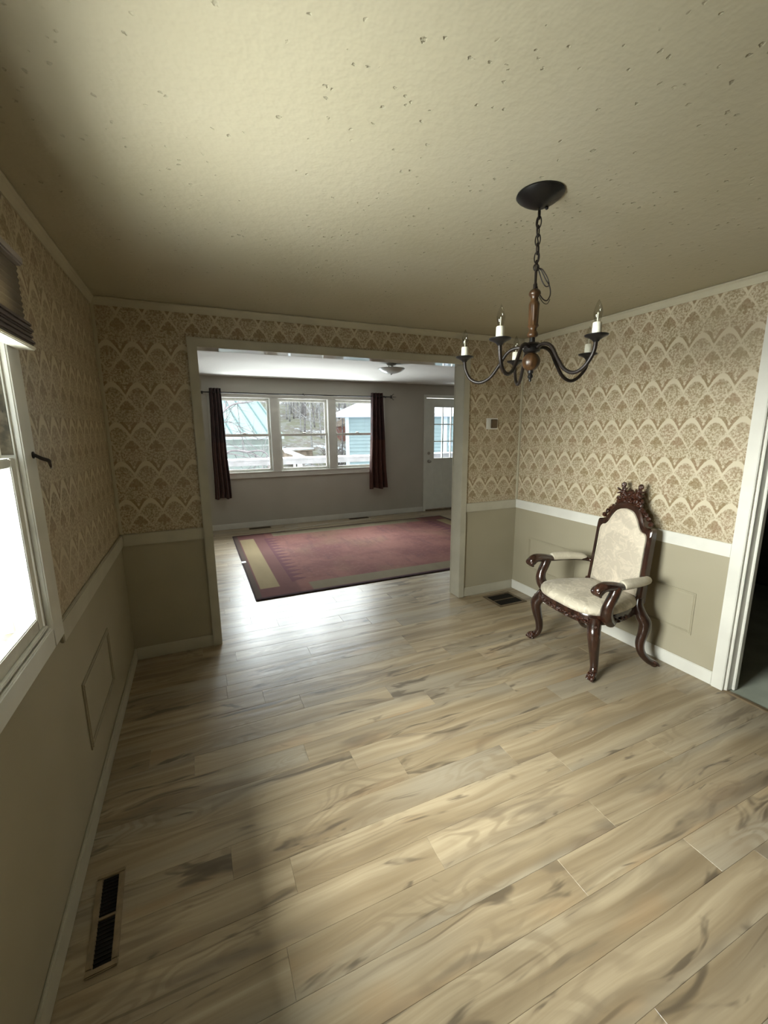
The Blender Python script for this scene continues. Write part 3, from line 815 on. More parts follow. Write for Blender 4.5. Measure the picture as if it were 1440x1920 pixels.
def register(name, cx, cy, lx, ly, border, mat, label, nx, along, rz=0.):
    r = empty(name, (cx, cy, 0), label, 'floor vent', rz, group='floor registers')
    q = B()
    q.box(-lx, lx, -ly, -ly+border, 0, .007); q.box(-lx, lx, ly-border, ly, 0, .007)
    q.box(-lx, -lx+border, -ly+border, ly-border, 0, .007); q.box(lx-border, lx, -ly+border, ly-border, 0, .007)
    q.build('frame', mat, r, bevel=.003)
    B().box(-lx+border, lx-border, -ly+border, ly-border, .0003, .0012).build('opening', 'vent_shade', r)  # black sheet laid on the floor to paint the shade inside the vent
    q = B()
    ix, iy = lx-border, ly-border
    for k in range(1, nx):
        if along == 'x': y = -iy+2*iy*k/nx; q.box(-ix, ix, y-.0012, y+.0012, .001, .0055)
        else: x = -ix+2*ix*k/nx; q.box(x-.0012, x+.0012, -iy, iy, .001, .0055)
    q.build('louvres', 'vent_slat', r)
    if along == 'x': B().box(-ix, ix, -.004, .004, .001, .0065).build('centre_bar', mat, r)
    else: B().box(-.004, .004, -iy, iy, .001, .0065).build('centre_bar', 'vent_slat', r)
    return r
register('floor_register', .104, -1.745, .042, .160, .019, 'vent_tan', 'tan floor register beside the window wall baseboard', 22, 'x', math.radians(3.5))
register('floor_register', 2.955, -.215, .150, .130, .028, 'vent_brown', 'dark brown square floor register in the corner by the armchair', 14, 'x')
register('floor_register', 1.335, 3.735, .170, .040, .010, 'vent_brown', 'narrow dark floor register under the curtained far window', 24, 'y')
register('floor_register', 3.03, 3.765, .180, .040, .010, 'vent_brown', 'narrow dark floor register between far windows and front door', 24, 'y')

# ------------------------------------------------------------------ thermostat
th = empty('thermostat', (2.902, 0, 1.573), 'small white thermostat with brown face on the papered wall', 'thermostat')
B().box(-.062, .062, -.006, 0, -.048, .048).build('wall_plate', 'thermo_white', th, bevel=.002)
B().box(-.018, .042, -.024, -.006, -.038, .038).build('cover', 'thermo_brown', th, bevel=.003)
B().box(-.052, -.028, -.010, -.006, -.03, .03).build('scale_strip', 'thermo_white', th, bevel=.001)

# ------------------------------------------------------------------ chandelier
AX, AY = 1.617, -1.853
ch = empty('chandelier', (AX, AY, H), 'black iron five arm candle chandelier with turned wood stem', 'chandelier')
def zz(z): return z-H
B().lathe([(.001, 0), (.076, 0), (.078, -.005), (.072, -.012), (.056, -.024), (.034, -.036), (.013, -.045), (.001, -.046)], (0, 0, 0), 36).build('canopy', 'iron', ch, smooth=True, angle=.8)
B().blob((.022, -.01, -.044), .006, 2).build('canopy_screw', 'iron', ch, smooth=True)
link = B().sweep([(.0085*math.cos(t)*1.0, 0, .0185*math.sin(t)) for t in [2*PI*g/12 for g in range(12)]], .0021, 6, 2, closed=True).mesh('chain_link', 'bronze', smooth=True)
nl = 7; zt = -.056; zb = zz(2.08); stp = (zt-zb)/(nl-1)
for i in range(nl): inst('chain_link', link, ch, (0, 0, zt-stp*i-.004), (PI/2 if i % 2 else 0)+.5)
B().sweep([(.003, .002, -.05), (-.004, .003, -.11), (.004, -.003, -.17), (.003, 0, zz(2.075))], .0023, 6, 8).build('power_cord', 'bronze', ch, smooth=True)
rd = Vector((_Rv.x, _Rv.y, 0)).normalized()
def lp(a, b): return (rd.x*a, rd.y*a, zz(b))
B().sweep([lp(.004, 2.072), lp(.018, 2.062), lp(.034, 2.035), lp(.050, 2.012), lp(.054, 1.985), lp(.044, 1.966), lp(.028, 1.972), lp(.012, 1.995), lp(.006, 2.012)], .0021, 6, 6).build('wire_loop', 'bronze', ch, smooth=True)
B().sweep([lp(.004, 2.075), lp(.014, 2.05), lp(.022, 2.03), lp(.036, 2.012), lp(.048, 2.016), lp(.040, 2.04), lp(.022, 2.065), lp(.008, 2.07)], .0018, 6, 6).build('wire_loop', 'bronze', ch, smooth=True)
B().sweep([lp(.012, 1.985), lp(.03, 1.96), lp(.045, 1.955), lp(.054, 1.97)], .0012, 6, 6).build('wire_loop', 'bronze', ch, smooth=True)
B().sweep([lp(.0, 2.075+.010*math.cos(t)) if False else (rd.x*.009*math.sin(t), rd.y*.009*math.sin(t), zz(2.072)+.011*math.cos(t)) for t in [2*PI*g/10 for g in range(10)]], .0022, 6, 2, closed=True).build('hanging_ring', 'bronze', ch, smooth=True)
B().lathe([(.001, zz(2.062)), (.0045, zz(2.062)), (.0045, zz(2.022)), (.007, zz(2.018)), (.007, zz(2.003)), (.001, zz(2.003))], (0, 0, 0), 12).build('stem', 'bronze', ch, smooth=True, angle=.7)
rings = []
prof = [(2.004, .008), (2.0, .014), (1.994, .019), (1.987, .0205), (1.981, .017), (1.976, .0125), (1.965, .0125), (1.960, .016), (1.953, .0185), (1.945, .0182), (1.900, .0172), (1.888, .0172), (1.881, .0195), (1.877, .016), (1.872, .0125), (1.866, .0125), (1.860, .0165), (1.853, .0195), (1.847, .0175), (1.843, .010)]
sg = 40
for z, r in prof:
    fl_ = .0022 if 1.886 < z < 1.948 else 0
    rings.append([((r-fl_*(.5+.5*math.cos(10*2*PI*j/sg)))*math.cos(2*PI*j/sg), (r-fl_*(.5+.5*math.cos(10*2*PI*j/sg)))*math.sin(2*PI*j/sg), zz(z)) for j in range(sg)])
B().loft(rings).build('turned_column', 'turned_wood', ch, smooth=True, angle=.9)
B().lathe([(.001, zz(1.846)), (.009, zz(1.846)), (.010, zz(1.828)), (.026, zz(1.824)), (.033, zz(1.818)), (.033, zz(1.812)), (.027, zz(1.808)), (.030, zz(1.800)), (.026, zz(1.794)), (.012, zz(1.791)), (.001, zz(1.790))], (0, 0, 0), 28).build('hub', 'iron', ch, smooth=True, angle=.7)
sg = 30; rings = []
for i in range(1, 14):
    a = PI*i/14
    rings.append([((.0315*math.sin(a)-.0015*max(0, math.cos(10*2*PI*j/sg))*math.sin(a))*math.cos(2*PI*j/sg), (.0315*math.sin(a)-.0015*max(0, math.cos(10*2*PI*j/sg))*math.sin(a))*math.sin(2*PI*j/sg), zz(1.761)+.032*math.cos(a)) for j in range(sg)])
B().loft(rings).build('wooden_ball', 'turned_wood', ch, smooth=True, angle=.9)
B().lathe([(.001, zz(1.732)), (.010, zz(1.731)), (.010, zz(1.722)), (.006, zz(1.720)), (.009, zz(1.713)), (.0095, zz(1.708)), (.005, zz(1.703)), (.0045, zz(1.694)), (.001, zz(1.692))], (0, 0, 0), 14).build('finial', 'iron', ch, smooth=True, angle=.8)
for ang, rr in ((122.4, .256), (205.4, .253), (61.5, .260), (272.3, .262), (358., .268)):
    a = math.radians(ang); dx, dy = math.cos(a), math.sin(a)
    def P(r, z): return (dx*r, dy*r, zz(z))
    arm = B().sweep([P(.024, 1.808), P(.055, 1.814), P(.088, 1.800), P(.118, 1.757), P(.150, 1.718), P(.190, 1.702), P(.228, 1.716), P(rr-.006, 1.752), P(rr, 1.785)], .0062, 10, 6).build('arm', 'bronze', ch, smooth=True)
    c = P(rr, 0); cz = zz(1.783)
    B().lathe([(.001, 0), (.008, 0), (.012, .006), (.022, .012), (.033, .0165), (.0345, .020), (.0325, .021), (.020, .015), (.001, .013)], (c[0], c[1], cz), 24).build('drip_pan', 'iron', arm, smooth=True, angle=.9)
    B().lathe([(.001, .012), (.0128, .012), (.0135, .03), (.0130, .054), (.011, .056), (.001, .056)], (c[0], c[1], cz), 18).build('candle_sleeve', 'candle', arm, smooth=True, angle=.8)
    B().lathe([(.001, .055), (.0075, .057), (.0095, .064), (.0128, .075), (.0130, .084), (.0105, .097), (.006, .109), (.0025, .117), (.0006, .120)], (c[0], c[1], cz), 18).build('bulb', 'bulb_glass', arm, smooth=True)
    B().lathe([(.0006, .055), (.0022, .056), (.0016, .078), (.0030, .081), (.0006, .085)], (c[0], c[1], cz), 8).build('filament_stem', 'candle', arm, smooth=True)

# ------------------------------------------------------------------ living room ceiling light
cl = empty('ceiling_light', (2.79, 1.86, H+.03), 'small frosted bowl ceiling light in the living room', 'ceiling light')
B().lathe([(.001, 0), (.062, 0), (.062, -.008), (.050, -.020), (.020, -.026), (.001, -.026)], (0, 0, 0), 28).build('canopy', 'nickel', cl, smooth=True, angle=.7)
for k in range(3):
    a = 2*PI*k/3+.4
    B().sweep([(.02*math.cos(a), .02*math.sin(a), -.02), (.034*math.cos(a), .034*math.sin(a), -.036), (.022*math.cos(a), .022*math.sin(a), -.052), (.05*math.cos(a), .05*math.sin(a), -.066)], .005, 8, 5).build('bracket', 'nickel', cl, smooth=True)
bw = [(.168, -.062), (.162, -.066), (.14, -.084), (.11, -.100), (.07, -.113), (.03, -.120), (.004, -.122)]
bwi = [(r-.004 if r > .01 else .002, z+.004) for r, z in bw][::-1]
B().lathe(bw+bwi, (0, 0, 0), 40).build('glass_bowl', 'bowl_glass', cl, smooth=True)
B().lathe([(.001, -.118), (.010, -.121), (.008, -.130), (.004, -.138), (.001, -.139)], (0, 0, 0), 12).build('finial', 'nickel', cl, smooth=True)
B().lathe([(.004, -.02), (.004, -.12)], (0, 0, 0), 8).build('rod', 'nickel', cl)

# ------------------------------------------------------------------ carved armchair
co = empty('carved_armchair', (2.87, -1.19, 0), 'carved mahogany armchair with cream damask upholstery against the papered wall', 'armchair', math.radians(-95.3))
def lean(p): return Vector((p.x, p.y+.185+(p.z-.42)*.105, p.z))
def halfspline(pts, sub=5):
    out = []
    P = [Vector((a, b, 0)) for a, b in pts]
    for i in range(len(P)-1):
        p0, p1, p2, p3 = P[max(i-1, 0)], P[i], P[i+1], P[min(i+2, len(P)-1)]
        for k in range(sub):
            t = k/sub; out.append(.5*((2*p1)+(p2-p0)*t+(2*p0-5*p1+4*p2-p3)*t*t+(3*p1-p0-3*p2+p3)*t**3))
    out.append(P[-1]); return [(p.x, p.y) for p in out]
inner = halfspline([(.190, .452), (.186, .60), (.183, .76), (.182, .825), (.170, .858), (.142, .868), (.118, .895), (.092, .945), (.055, .985), (0, .998)])
outer = halfspline([(.226, .415), (.221, .60), (.217, .78), (.216, .86), (.206, .893), (.168, .902), (.145, .925), (.116, .980), (.070, 1.026), (0, 1.042)])
def full(h): return h+[(-x, z) for x, z in h[-2::-1]]
IN, OUT = full(inner), full(outer)
# wooden back frame: ring with rounded section
sec = [(0., -.020), (0., .018), (.25, .026), (.75, .026), (1., .018), (1., -.020)]
rings = []
for (xi, zi), (xo, zo) in zip(IN, OUT):
    rings.append([lean(Vector((xi+(xo-xi)*t, -y, zi+(zo-zi)*t))) for t, y in sec])
q = B().loft(rings)
# bottom rail of the back
q.box(-.205, .205, .185-.018, .185+.020, .415, .455)
q.build('back_frame', 'mahogany', co, smooth=True, angle=.7)
# upholstered back panel, domed
cx_, cz_ = 0, .70
rings = []
for sc, y in ((1.0, .004), (1.0, -.018), (.97, -.026), (.88, -.032), (.6, -.036), (.25, -.037)):
    rings.append([lean(Vector((x*sc, y, cz_+(z-cz_)*sc))) for x, z in IN])
B().loft(rings).build('back_cushion', 'damask_back', co, smooth=True, angle=1.1)
q = B().sweep([lean(Vector((x*.985, -.024, cz_+(z-cz_)*.985))) for x, z in IN[::3]]+[lean(Vector((IN[-1][0]*.985, -.024, IN[-1][1]+.004)))], .0035, 6, 2)
q.build('piping', 'damask_arm', co, smooth=True)
# crest carving
cr_ = B()
def cb(x, z, r, sq=(1, .7, 1), y=-.004, j=.25, rot=None):
    p = lean(Vector((x, y, z))); cr_.blob((p.x, p.y, p.z), r, 2, sq, j, rot)
for s_ in (-1, 1):
    for t in range(6):
        u = t/5; x = s_*(.180-.105*u); z = .918+.105*u**.8+.006
        cb(x, z, .0175-.001*t)
    for x, z, r in ((.095, .995, .02), (.075, 1.03, .024), (.05, 1.05, .026), (.09, 1.055, .016), (.062, 1.085, .022), (.030, 1.085, .024)):
        cb(s_*x, z, r)
    # upright leaf stems with round bosses
    p0 = lean(Vector((s_*.05, -.004, 1.08))); p1 = lean(Vector((s_*.060, -.004, 1.12))); p2 = lean(Vector((s_*.066, -.004, 1.145)))
    cr_.sweep([p0, p1, p2], [.018, .012, .012], 8, 4)
    cb(s_*.066, 1.148, .019, (1, .75, 1))
    # pointed leaves out and in
    for dx, dz, l in ((.05, .006, .05), (.046, -.032, .04), (-.030, .012, .034)):
        p0 = lean(Vector((s_*.062, -.004, 1.105))); pm = lean(Vector((s_*(.062+dx*.55), -.012, 1.112+dz*.6))); pe = lean(Vector((s_*(.062+dx), -.004, 1.112+dz+.008)))
        cr_.sweep([p0, pm, pe], [.010, .011, .002], 8, 5, .6)
for z, r in ((1.04, .028), (1.075, .03), (1.10, .024)): cb(0, z, r)
cr_.build('crest_carving', 'carved_mahogany', co, smooth=True, angle=1.0)
# seat
so = halfspline([(0, -.285), (.10, -.282), (.19, -.262), (.252, -.205), (.272, -.10), (.255, .02), (.225, .12), (.190, .178), (.10, .192), (0, .195)], 4)
SO = so+[(-x, y) for x, y in so[-2:0:-1]]
rings = [[(x*sc, -.05+(y+.05)*sc, z) for x, y in SO] for sc, z in ((.93, .336), (.985, .340), (1.0, .350), (1.0, .392), (.985, .402), (.9, .403))]
B().loft(rings).build('seat_rail', 'mahogany', co, smooth=True, angle=.6)
q = B()
nS = len(SO)
for i, (x, y) in enumerate(SO):
    if y > .02: continue
    x2, y2 = SO[(i+1) % nS]
    for k in range(2):
        t = k/2; xx, yy = x+(x2-x)*t, y+(y2-y)*t
        d = Vector((xx, yy+.05)).normalized()
        q.blob((xx+d.x*.002, yy+d.y*.002, .352+.020*abs(math.sin((i*2+k)*.9))), .0095+.004*R_.random(), 1, (1, 1, .8), .3)
q.build('apron_carving', 'carved_mahogany', co, smooth=True)
rings = [[(x*sc, -.05+(y+.05)*sc, z) for x, y in SO] for sc, z in ((.93, .398), (.985, .402), (1.01, .416), (1.005, .434), (.965, .450), (.85, .461), (.6, .468), (.3, .472), (.02, .473))]
B().loft(rings).build('seat_cushion', 'damask_seat', co, smooth=True)
for s_ in (-1, 1):
    def Q(x, y, z): return (s_*x, y, z)
    # front cabriole leg and paw
    lg = B().sweep([Q(.236, -.205, .372), Q(.250, -.222, .335), Q(.268, -.238, .29), Q(.266, -.228, .22), Q(.258, -.210, .14), Q(.260, -.205, .075), Q(.274, -.222, .035), Q(.290, -.246, .020)], [.037, .040, .038, .033, .027, .023, .023, .025], 14, 6).build('leg', 'mahogany', co, smooth=True)
    q = B()
    for k in (-1, 0, 1):
        q.sweep([Q(.276+k*.012, -.225, .045), Q(.287+k*.016, -.252, .035), Q(.294+k*.018, -.272, .012)], [.010, .0115, .008], 8, 5)
    q.blob(Q(.285, -.245, .012), .024, 2, (1, 1.1, .5))
    q.build('paw_foot', 'carved_mahogany', lg, smooth=True)
    q = B()
    for k in range(7):
        q.blob(Q(.262+.012*math.cos(k), -.240+.010*math.sin(k*1.7), .345-.012*k), .013-.001*k, 1, (1, 1, 1), .3)
    q.build('knee_carving', 'carved_mahogany', lg, smooth=True)
    # rear leg
    lg = B().sweep([Q(.208, .172, .455), Q(.212, .165, .40), Q(.235, .172, .345), Q(.252, .192, .295), Q(.252, .188, .23), Q(.252, .168, .16), Q(.262, .180, .095), Q(.280, .222, .042), Q(.298, .262, .019)], [.024, .032, .036, .038, .032, .028, .024, .022, .021], 14, 6).build('leg', 'mahogany', co, smooth=True)
    q = B()
    for k in (-1, 0, 1):
        q.sweep([Q(.283+k*.010, .232, .040), Q(.296+k*.013, .258, .030), Q(.304+k*.014, .277, .011)], [.009, .010, .007], 8, 5)
    q.blob(Q(.296, .255, .011), .021, 2, (1, 1, .5))
    q.build('paw_foot', 'carved_mahogany', lg, smooth=True)
    # arm with scroll, post and pad
    ar = B().sweep([Q(.300, -.262, .572), Q(.303, -.268, .594), Q(.305, -.235, .612), Q(.306, -.165, .608), Q(.306, -.09, .596), Q(.300, .02, .590), Q(.280, .12, .585), Q(.245, .185, .578), Q(.214, .202, .570)], [.026, .034, .032, .028, .022, .018, .017, .016, .015], 12, 6).build('armrest', 'mahogany', co, smooth=True)
    q = B()
    for k in range(5):
        q.sweep([Q(.276+.013*k, -.20, .622-.004*abs(k-2)), Q(.276+.013*k, -.262, .612-.003*abs(k-2)), Q(.278+.012*k, -.289, .585), Q(.280+.011*k, -.272, .562)], [.007, .0115, .012, .008], 8, 5)
    q.build('scroll_carving', 'mahogany', ar, smooth=True)
    B().sweep([Q(.305, -.135, .602), Q(.306, -.150, .555), Q(.304, -.178, .50), Q(.296, -.186, .45), Q(.284, -.165, .40), Q(.274, -.125, .360), Q(.266, -.105, .340)], [.034, .031, .031, .035, .038, .033, .020], 14, 6).build('arm_post', 'mahogany', ar, smooth=True)
    B().sweep([Q(.307, -.092, .604), Q(.307, -.07, .608), Q(.303, .0, .606), Q(.292, .08, .602), Q(.272, .145, .596), Q(.254, .176, .591)], [.027, .030, .030, .028, .025, .012], 16, 6).build('arm_pad', 'damask_arm', ar, smooth=True)

# ================================================================== outdoors
def terr(x, y):
    k = min(1, max(0, (x-1.8)/2.2)); k = k*k*(3-2*k)
    kr = min(1, max(0, (x-4.6)/.6))
    base = -.55+max(0, y-6.5)*(.05+.12*k*(1-kr*max(0, min(1, (15-y)/3))))
    if y > 15.5: base += (y-15.5)*.17
    
    return base+.06*mnoise.noise(Vector((x*.7, y*.7, 0)))
q = B(); gx = [-22+i*.9 for i in range(70)]; gy = [D+.13+j*.85 for j in range(52)]
rings = [[(x, y, terr(x, y)) for x in gx] for y in gy]
q.loft(rings, False, False, closed=False)
tag(q.build('ground_yard', 'yard_ground', smooth=True), kind='structure', label='snowy sloping yard outside the far windows')
q = B().box(-20, -.11, -16, D+.13, -.75, -.55)
tag(q.build('ground_side_yard', 'snow'), kind='structure', label='snow covered side yard outside the window wall')
# porch deck and railing
dk = empty('porch_railing', (2.4, 5.62, 0), 'grey wooden porch railing topped with snow outside far windows', 'railing')
B().box(-3.6, 6.2, -.06, .06, .945, .975).build('top_board', 'rail_grey', dk, bevel=.005)
B().box(-3.6, 6.2, -.055, -.017, .855, .944).build('face_board', 'rail_grey', dk, bevel=.004)
B().box(-3.6, 6.2, -.062, .062, .9755, .998).build('snow_cap', 'snow', dk, bevel=.012, seg=3)
for x in (-1.75, .05, 1.95, 3.8, 5.6): B().box(x-.045, x+.045, -.016, .05, -.28, .944).build('post', 'plank_white', dk, bevel=.004)
B().box(-3.6, 6.2, -.04, -.0165, .28, .36).build('lower_board', 'rail_grey', dk)
struct(B().box(-1.6, 8.6, D+.13, 5.75, -.30, -.14).build('floor_porch', 'rail_grey'), 'grey porch deck outside the far wall')

# pale house on the right
hs = empty('pale_house', (5.0, 10.0, 0), 'pale blue clapboard house with snowy hip roof outside', 'house', math.radians(-23))
q = B(); z = -.4; st = .115
while z < 1.95:
    q.loft([[(0.0, -.012, z), (9., -.012, z), (9., .03, z), (0., .03, z)], [(0., .022, z+st), (9., .022, z+st), (9., .03, z+st), (0., .03, z+st)]])
    z += st
sd = q.build('clapboards', 'siding_cyan', hs); sd['kind'] = 'stuff'
B().box(0, 9, .031, 8.0, -.4, 2.0).build('wall_core', 'siding_cyan', hs)
B().box(-.05, .07, -.02, .05, -.4, 1.95).build('corner_board', 'trim_ext', hs)
B().box(3.10, 3.22, -.02, .03, -.4, 1.95).build('trim_board', 'trim_ext', hs)
B().box(3.25, 9.0, -.012, .0, 1.02, 1.10).build('band_board', 'soffit_blue', hs)
B().box(-.35, 9.3, -.38, .0, 1.93, 1.965).build('soffit', 'soffit_blue', hs)
B().box(-.35, 9.3, -.42, -.38, 1.93, 2.03).build('fascia', 'trim_ext', hs)
q = B(); e = [(-.4, -.45, 2.03), (9.4, -.45, 2.03), (9.4, 8.4, 2.03), (-.4, 8.4, 2.03)]; rg = [(4.0, 4.0, 4.25), (5.0, 4.0, 4.25)]
q.v = [*e, *rg]; q.f = [(0, 1, 5, 4), (1, 2, 5), (2, 3, 4, 5), (3, 0, 4), (0, 3, 2, 1)]
q.build('snowy_roof', 'snow', hs)
# barn with teal metal roof on the left
bn = empty('metal_roof_barn', (1.2, 12.6, 0), 'long barn with pale teal ribbed metal roof outside', 'barn', math.radians(11.))
pit = math.radians(28.9); Lr = 9.0
def roofp(x, d, up=0): return (x, d*math.cos(pit)-up*math.sin(pit), 1.33+d*math.sin(pit)+up*math.cos(pit))
q = B(); q.loft([[roofp(-9, 0), roofp(2.40, 0), roofp(2.40, 0, .05), roofp(-9, 0, .05)], [roofp(-9, Lr), roofp(2.40, Lr), roofp(2.40, Lr, .05), roofp(-9, Lr, .05)]])
q.build('roof', 'roof_teal', bn)
for k in range(26):
    x = 2.30-k*.44
    B().loft([[roofp(x-.018, 0, .05), roofp(x+.018, 0, .05), roofp(x+.018, 0, .095), roofp(x-.018, 0, .095)], [roofp(x-.018, Lr, .05), roofp(x+.018, Lr, .05), roofp(x+.018, Lr, .095), roofp(x-.018, Lr, .095)]]).build('roof_seam', 'roof_seam', bn)
B().box(-9, 2.40, -.05, .0, 1.24, 1.36).build('fascia', 'barn_fascia', bn)
B().box(-9, 2.3, .25, 6.0, -.6, 1.30).build('wall', 'barn_wall', bn)
B().box(-9, 2.3, .20, .249, .98, 1.04).build('wall_batten', 'barn_fascia', bn)
B().box(2.10, 2.20, .1, .199, -.5, 1.24).build('downpipe', 'barn_fascia', bn)
# low brown bin with snow on its lid
sb = empty('garden_bin', (3.85, 12.2, terr(3.9, 12.2)-.05), 'low brown wooden garden bin with snow on its lid', 'garden bin', math.radians(28))
B().box(-.42, .42, -.34, .34, 0, .42).build('box_body', 'shed_brown', sb, bevel=.01)
for k in range(4): B().box(-.43, .43, -.352, -.341, .02+k*.1, .105+k*.1).build('board', 'shed_brown', sb, bevel=.004)
B().box(-.50, .50, -.42, .42, .421, .46).build('lid', 'shed_brown', sb, bevel=.008)
B().box(-.49, .49, -.41, .41, .461, .52).build('snow_cap', 'snow', sb, bevel=.03, seg=3)
pl_ = empty('leaning_plank', (0, 0, 0), 'white snowy plank leaning across the yard below the garden bin', 'plank')
B().sweep([(2.72, 8.6, 1.00), (3.02, 8.8, .90), (3.36, 9.0, .76)], .055, 4, 3).build('board', 'plank_white', pl_)
B().box(2.98, 3.04, 8.78, 8.84, terr(3.0, 8.8)-.05, .87).build('prop_post', 'plank_white', pl_)
# red shed
rs = empty('red_shed', (7.55, 15.6, terr(7.55, 15.6)-.6), 'small red brown shed beyond the pale house', 'shed')
B().box(-.9, .9, 0, 2.0, 0, 1.3).build('wall', 'shed_red', rs)
B().prism([(-1.05, 1.3), (1.05, 1.3), (0, 1.75)], 1, -.12, 2.1).build('roof', 'shed_brown', rs)
B().box(-.3, .3, -.03, -.001, 0, 1.1).build('door', 'shed_brown', rs)

# bare trees
def grow(q, p, d, L, r, lev, rng, spread, maxlev):
    n_ = 4; pts = [p]; dd = d.copy()
    for i in range(n_):
        dd = (dd+Vector((rng.uniform(-1, 1), rng.uniform(-1, 1), rng.uniform(-.4, .7)))*.16).normalized()
        pts.append(pts[-1]+dd*L/n_)
    q.sweep(pts, [r*(1-.55*i/n_) for i in range(n_+1)], 5 if lev > 0 else 7, 2)
    if lev >= maxlev: return
    for k in range(rng.randint(3, 4)):
        i = rng.randint(1, n_); a = rng.uniform(0, 2*PI)
        ax = Vector((math.cos(a), math.sin(a), 0))
        nd = (dd*(1-spread)+ax*spread+Vector((0, 0, .25))).normalized()
        grow(q, pts[i], nd, L*rng.uniform(.5, .72), r*(1-.5*i/n_)*.6, lev+1, rng, spread, maxlev)
def tree(x, y, h, r, seed, mat, label, group, spread=.5, maxlev=3, name='bare_tree'):
    rng = random.Random(seed); z = terr(x, y)-.1
    t = empty(name, (x, y, z), label, 'tree', group=group)
    q = B(); q.sweep([(0, 0, 0), (rng.uniform(-.1, .1), 0, h*.3), (rng.uniform(-.2, .2), rng.uniform(-.1, .1), h*.65)], [r, r*.85, r*.6], 8, 4)
    q.build('trunk', mat, t, smooth=True)
    b = B()
    for k in range(8):
        zz_ = h*(.2+.42*k/7); a = rng.uniform(0, 2*PI)
        grow(b, Vector((0, 0, zz_)), Vector((math.cos(a)*.7, math.sin(a)*.7, .75)).normalized(), h*.34, r*.42, 1, rng, spread, maxlev)
    b.build('branches', mat, t)
TG = 'bare trees in the woods beyond the yard'
rt = random.Random(3)
for i in range(20):
    y_ = 16.5+rt.random()*11; u_ = rt.random()
    x_ = .485+(y_+3.1)*(.175+.27*((i*.618) % 1.0))
    tree(x_, y_, 5.5+rt.random()*4, .09+.09*rt.random(), 40+i, 'bark' if i % 3 else 'bark_pale', 'leafless grey tree in the woods behind the yard', TG, .5, 3)
for i in range(16):
    y_ = 13.6+rt.random()*5.5; k_s = .192+.105*((i*.618+.13) % 1.0) if i < 11 else .318+.03*rt.random()
    tree(.485+(y_+3.1)*k_s, y_, 3.6+rt.random()*2, .03+.025*rt.random(), 140+i, 'bark' if i % 2 else 'bark_pale', 'slender leafless sapling at the edge of the woods', 'bare saplings at the edge of the woods', .38, 3, 'bare_sapling')
yt = empty('yard_tree', (.55, 8.0, terr(.55, 8.0)), 'leafless dark yard tree with long arching limbs behind left curtain', 'tree')
B().sweep([(0, 0, 0), (.03, 0, 1.2), (-.05, 0, 2.6), (0, 0, 4.5)], [.13, .12, .1, .07], 10, 5).build('trunk', 'limb_dark', yt, smooth=True)
def rel(*pts): return [(a-.55, b-8.0, c-terr(.55, 8.0)) for a, b, c in pts]
lm = [([(.55, 8, 1.5), (1.18, 8, 1.99), (1.333, 8, 2.117), (1.522, 8, 2.195), (1.75, 8, 2.225), (2.1, 8, 2.3)], .030),
      ([(.55, 8, .75), (1.18, 8, 1.02), (1.443, 8, 1.056), (1.69, 8, 1.023), (1.95, 8, 1.043), (2.07, 8, 1.01), (2.16, 8, .93), (2.10, 8, .85)], .030),
      ([(1.2, 8, .99), (1.374, 8, .967), (1.6, 8, .90), (1.75, 8, .863), (1.95, 8, .84)], .016),
      ([(1.69, 8, 1.01), (1.85, 8, .94), (1.985, 8, .869), (2.1, 8, .83)], .016),
      ([(1.22, 8.0, 2.03), (1.28, 8.1, 2.25), (1.30, 8.1, 2.5)], .018),
      ([(.6, 8.1, 1.3), (1.2, 8.2, 1.75), (1.5, 8.2, 1.66), (1.75, 8.2, 1.45)], .010),
      ([(.6, 8.1, 1.2), (1.2, 8.2, 1.46), (1.6, 8.2, 1.38), (2.0, 8.3, 1.30)], .009)]
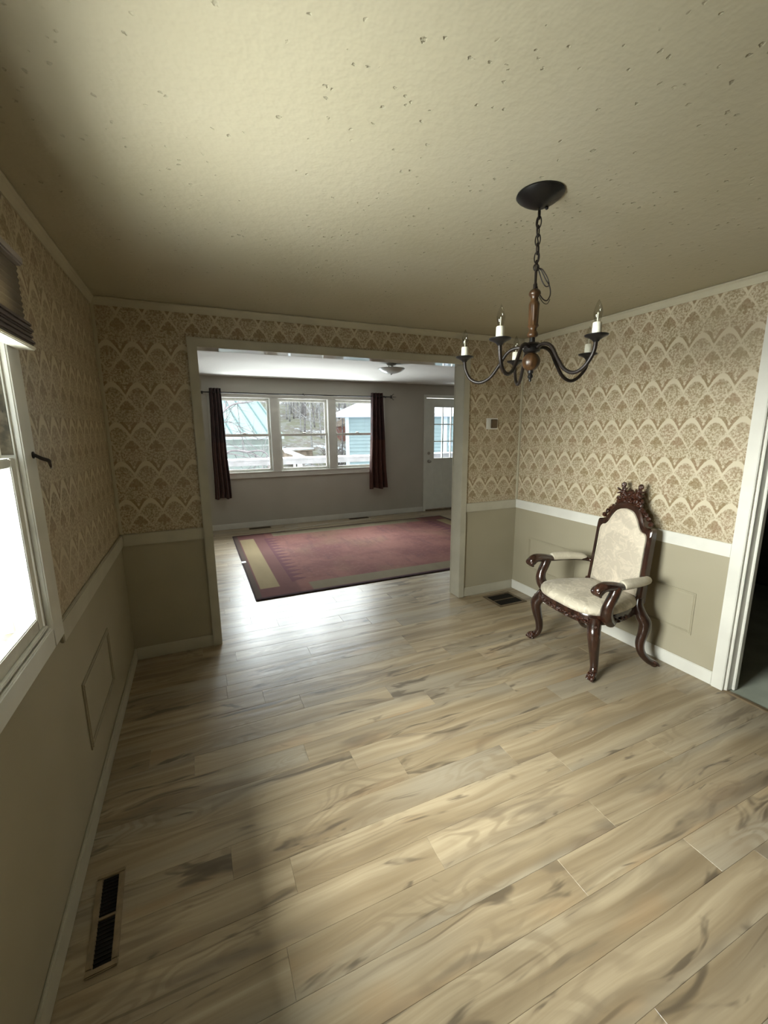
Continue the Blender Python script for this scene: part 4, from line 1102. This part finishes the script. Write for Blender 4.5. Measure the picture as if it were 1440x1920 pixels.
for pts, r in lm:
    B().sweep(rel(*pts), [r*(1-.6*i/(len(pts)-1)) for i in range(len(pts))], 7, 6).build('limb', 'limb_dark', yt, smooth=True)
rng = random.Random(12); b = B()
for pts, r in lm:
    P_ = rel(*pts)
    for k in range(6):
        p = Vector(P_[rng.randint(1, len(P_)-1)]); a = rng.uniform(0, 2*PI)
        grow(b, p, Vector((math.cos(a), .3, math.sin(a))).normalized(), .5, .008, 2, rng, .5, 3)
b.build('twigs', 'limb_dark', yt)
def shrub(x, y, zc, r, seed, label):
    rng = random.Random(seed); q = B()
    for k in range(46):
        a = rng.uniform(0, 2*PI); d = Vector((math.cos(a)*.6, math.sin(a)*.6, rng.uniform(.4, 1.1))).normalized()
        p = Vector((0, 0, 0)); e = d*r*rng.uniform(.7, 1.3)
        q.sweep([p, e*.5+Vector((0, 0, .08*r)), e], [.012, .008, .003], 4, 3)
        for _ in range(3):
            t = rng.uniform(.4, .9); b0 = e*t; b1 = b0+Vector((rng.uniform(-1, 1), rng.uniform(-1, 1), rng.uniform(-.3, 1)))*r*.3
            q.sweep([b0, (b0+b1)/2+Vector((0, 0, .02)), b1], [.006, .005, .002], 4, 2)
    s_ = empty('bare_shrub', (x, y, zc), label, 'shrub', group='bare shrubs in the yard')
    q.build('twigs', 'shrub_twig', s_)
shrub(5.45, 12.6, terr(5.45, 12.6), 1.2, 1, 'tangled dark shrub between the red shed and pale house')
shrub(1.7, 6.6, terr(1.7, 6.6), 1.3, 2, 'bare twiggy shrub below the railing outside the curtained window')
shrub(2.9, 6.7, terr(2.9, 6.7), 1.25, 3, 'bare twiggy shrub below the railing outside the middle far window')
# white board fence outside the side window
fe = empty('white_board_fence', (-2.75, 4.4, -.56), 'white upright board fence outside the side window', 'fence')
bd = B().box(-.012, .012, -.09, .09, 0, 2.9).mesh('board', 'plank_white', bevel=.003)
for k in range(26): inst('board', bd, fe, (0, .1+k*.187, 0))
B().box(-.05, -.013, 0, 4.9, .5, .6).build('cross_rail', 'plank_white', fe)
B().box(-.05, -.013, 0, 4.9, 1.9, 2.0).build('cross_rail', 'plank_white', fe)
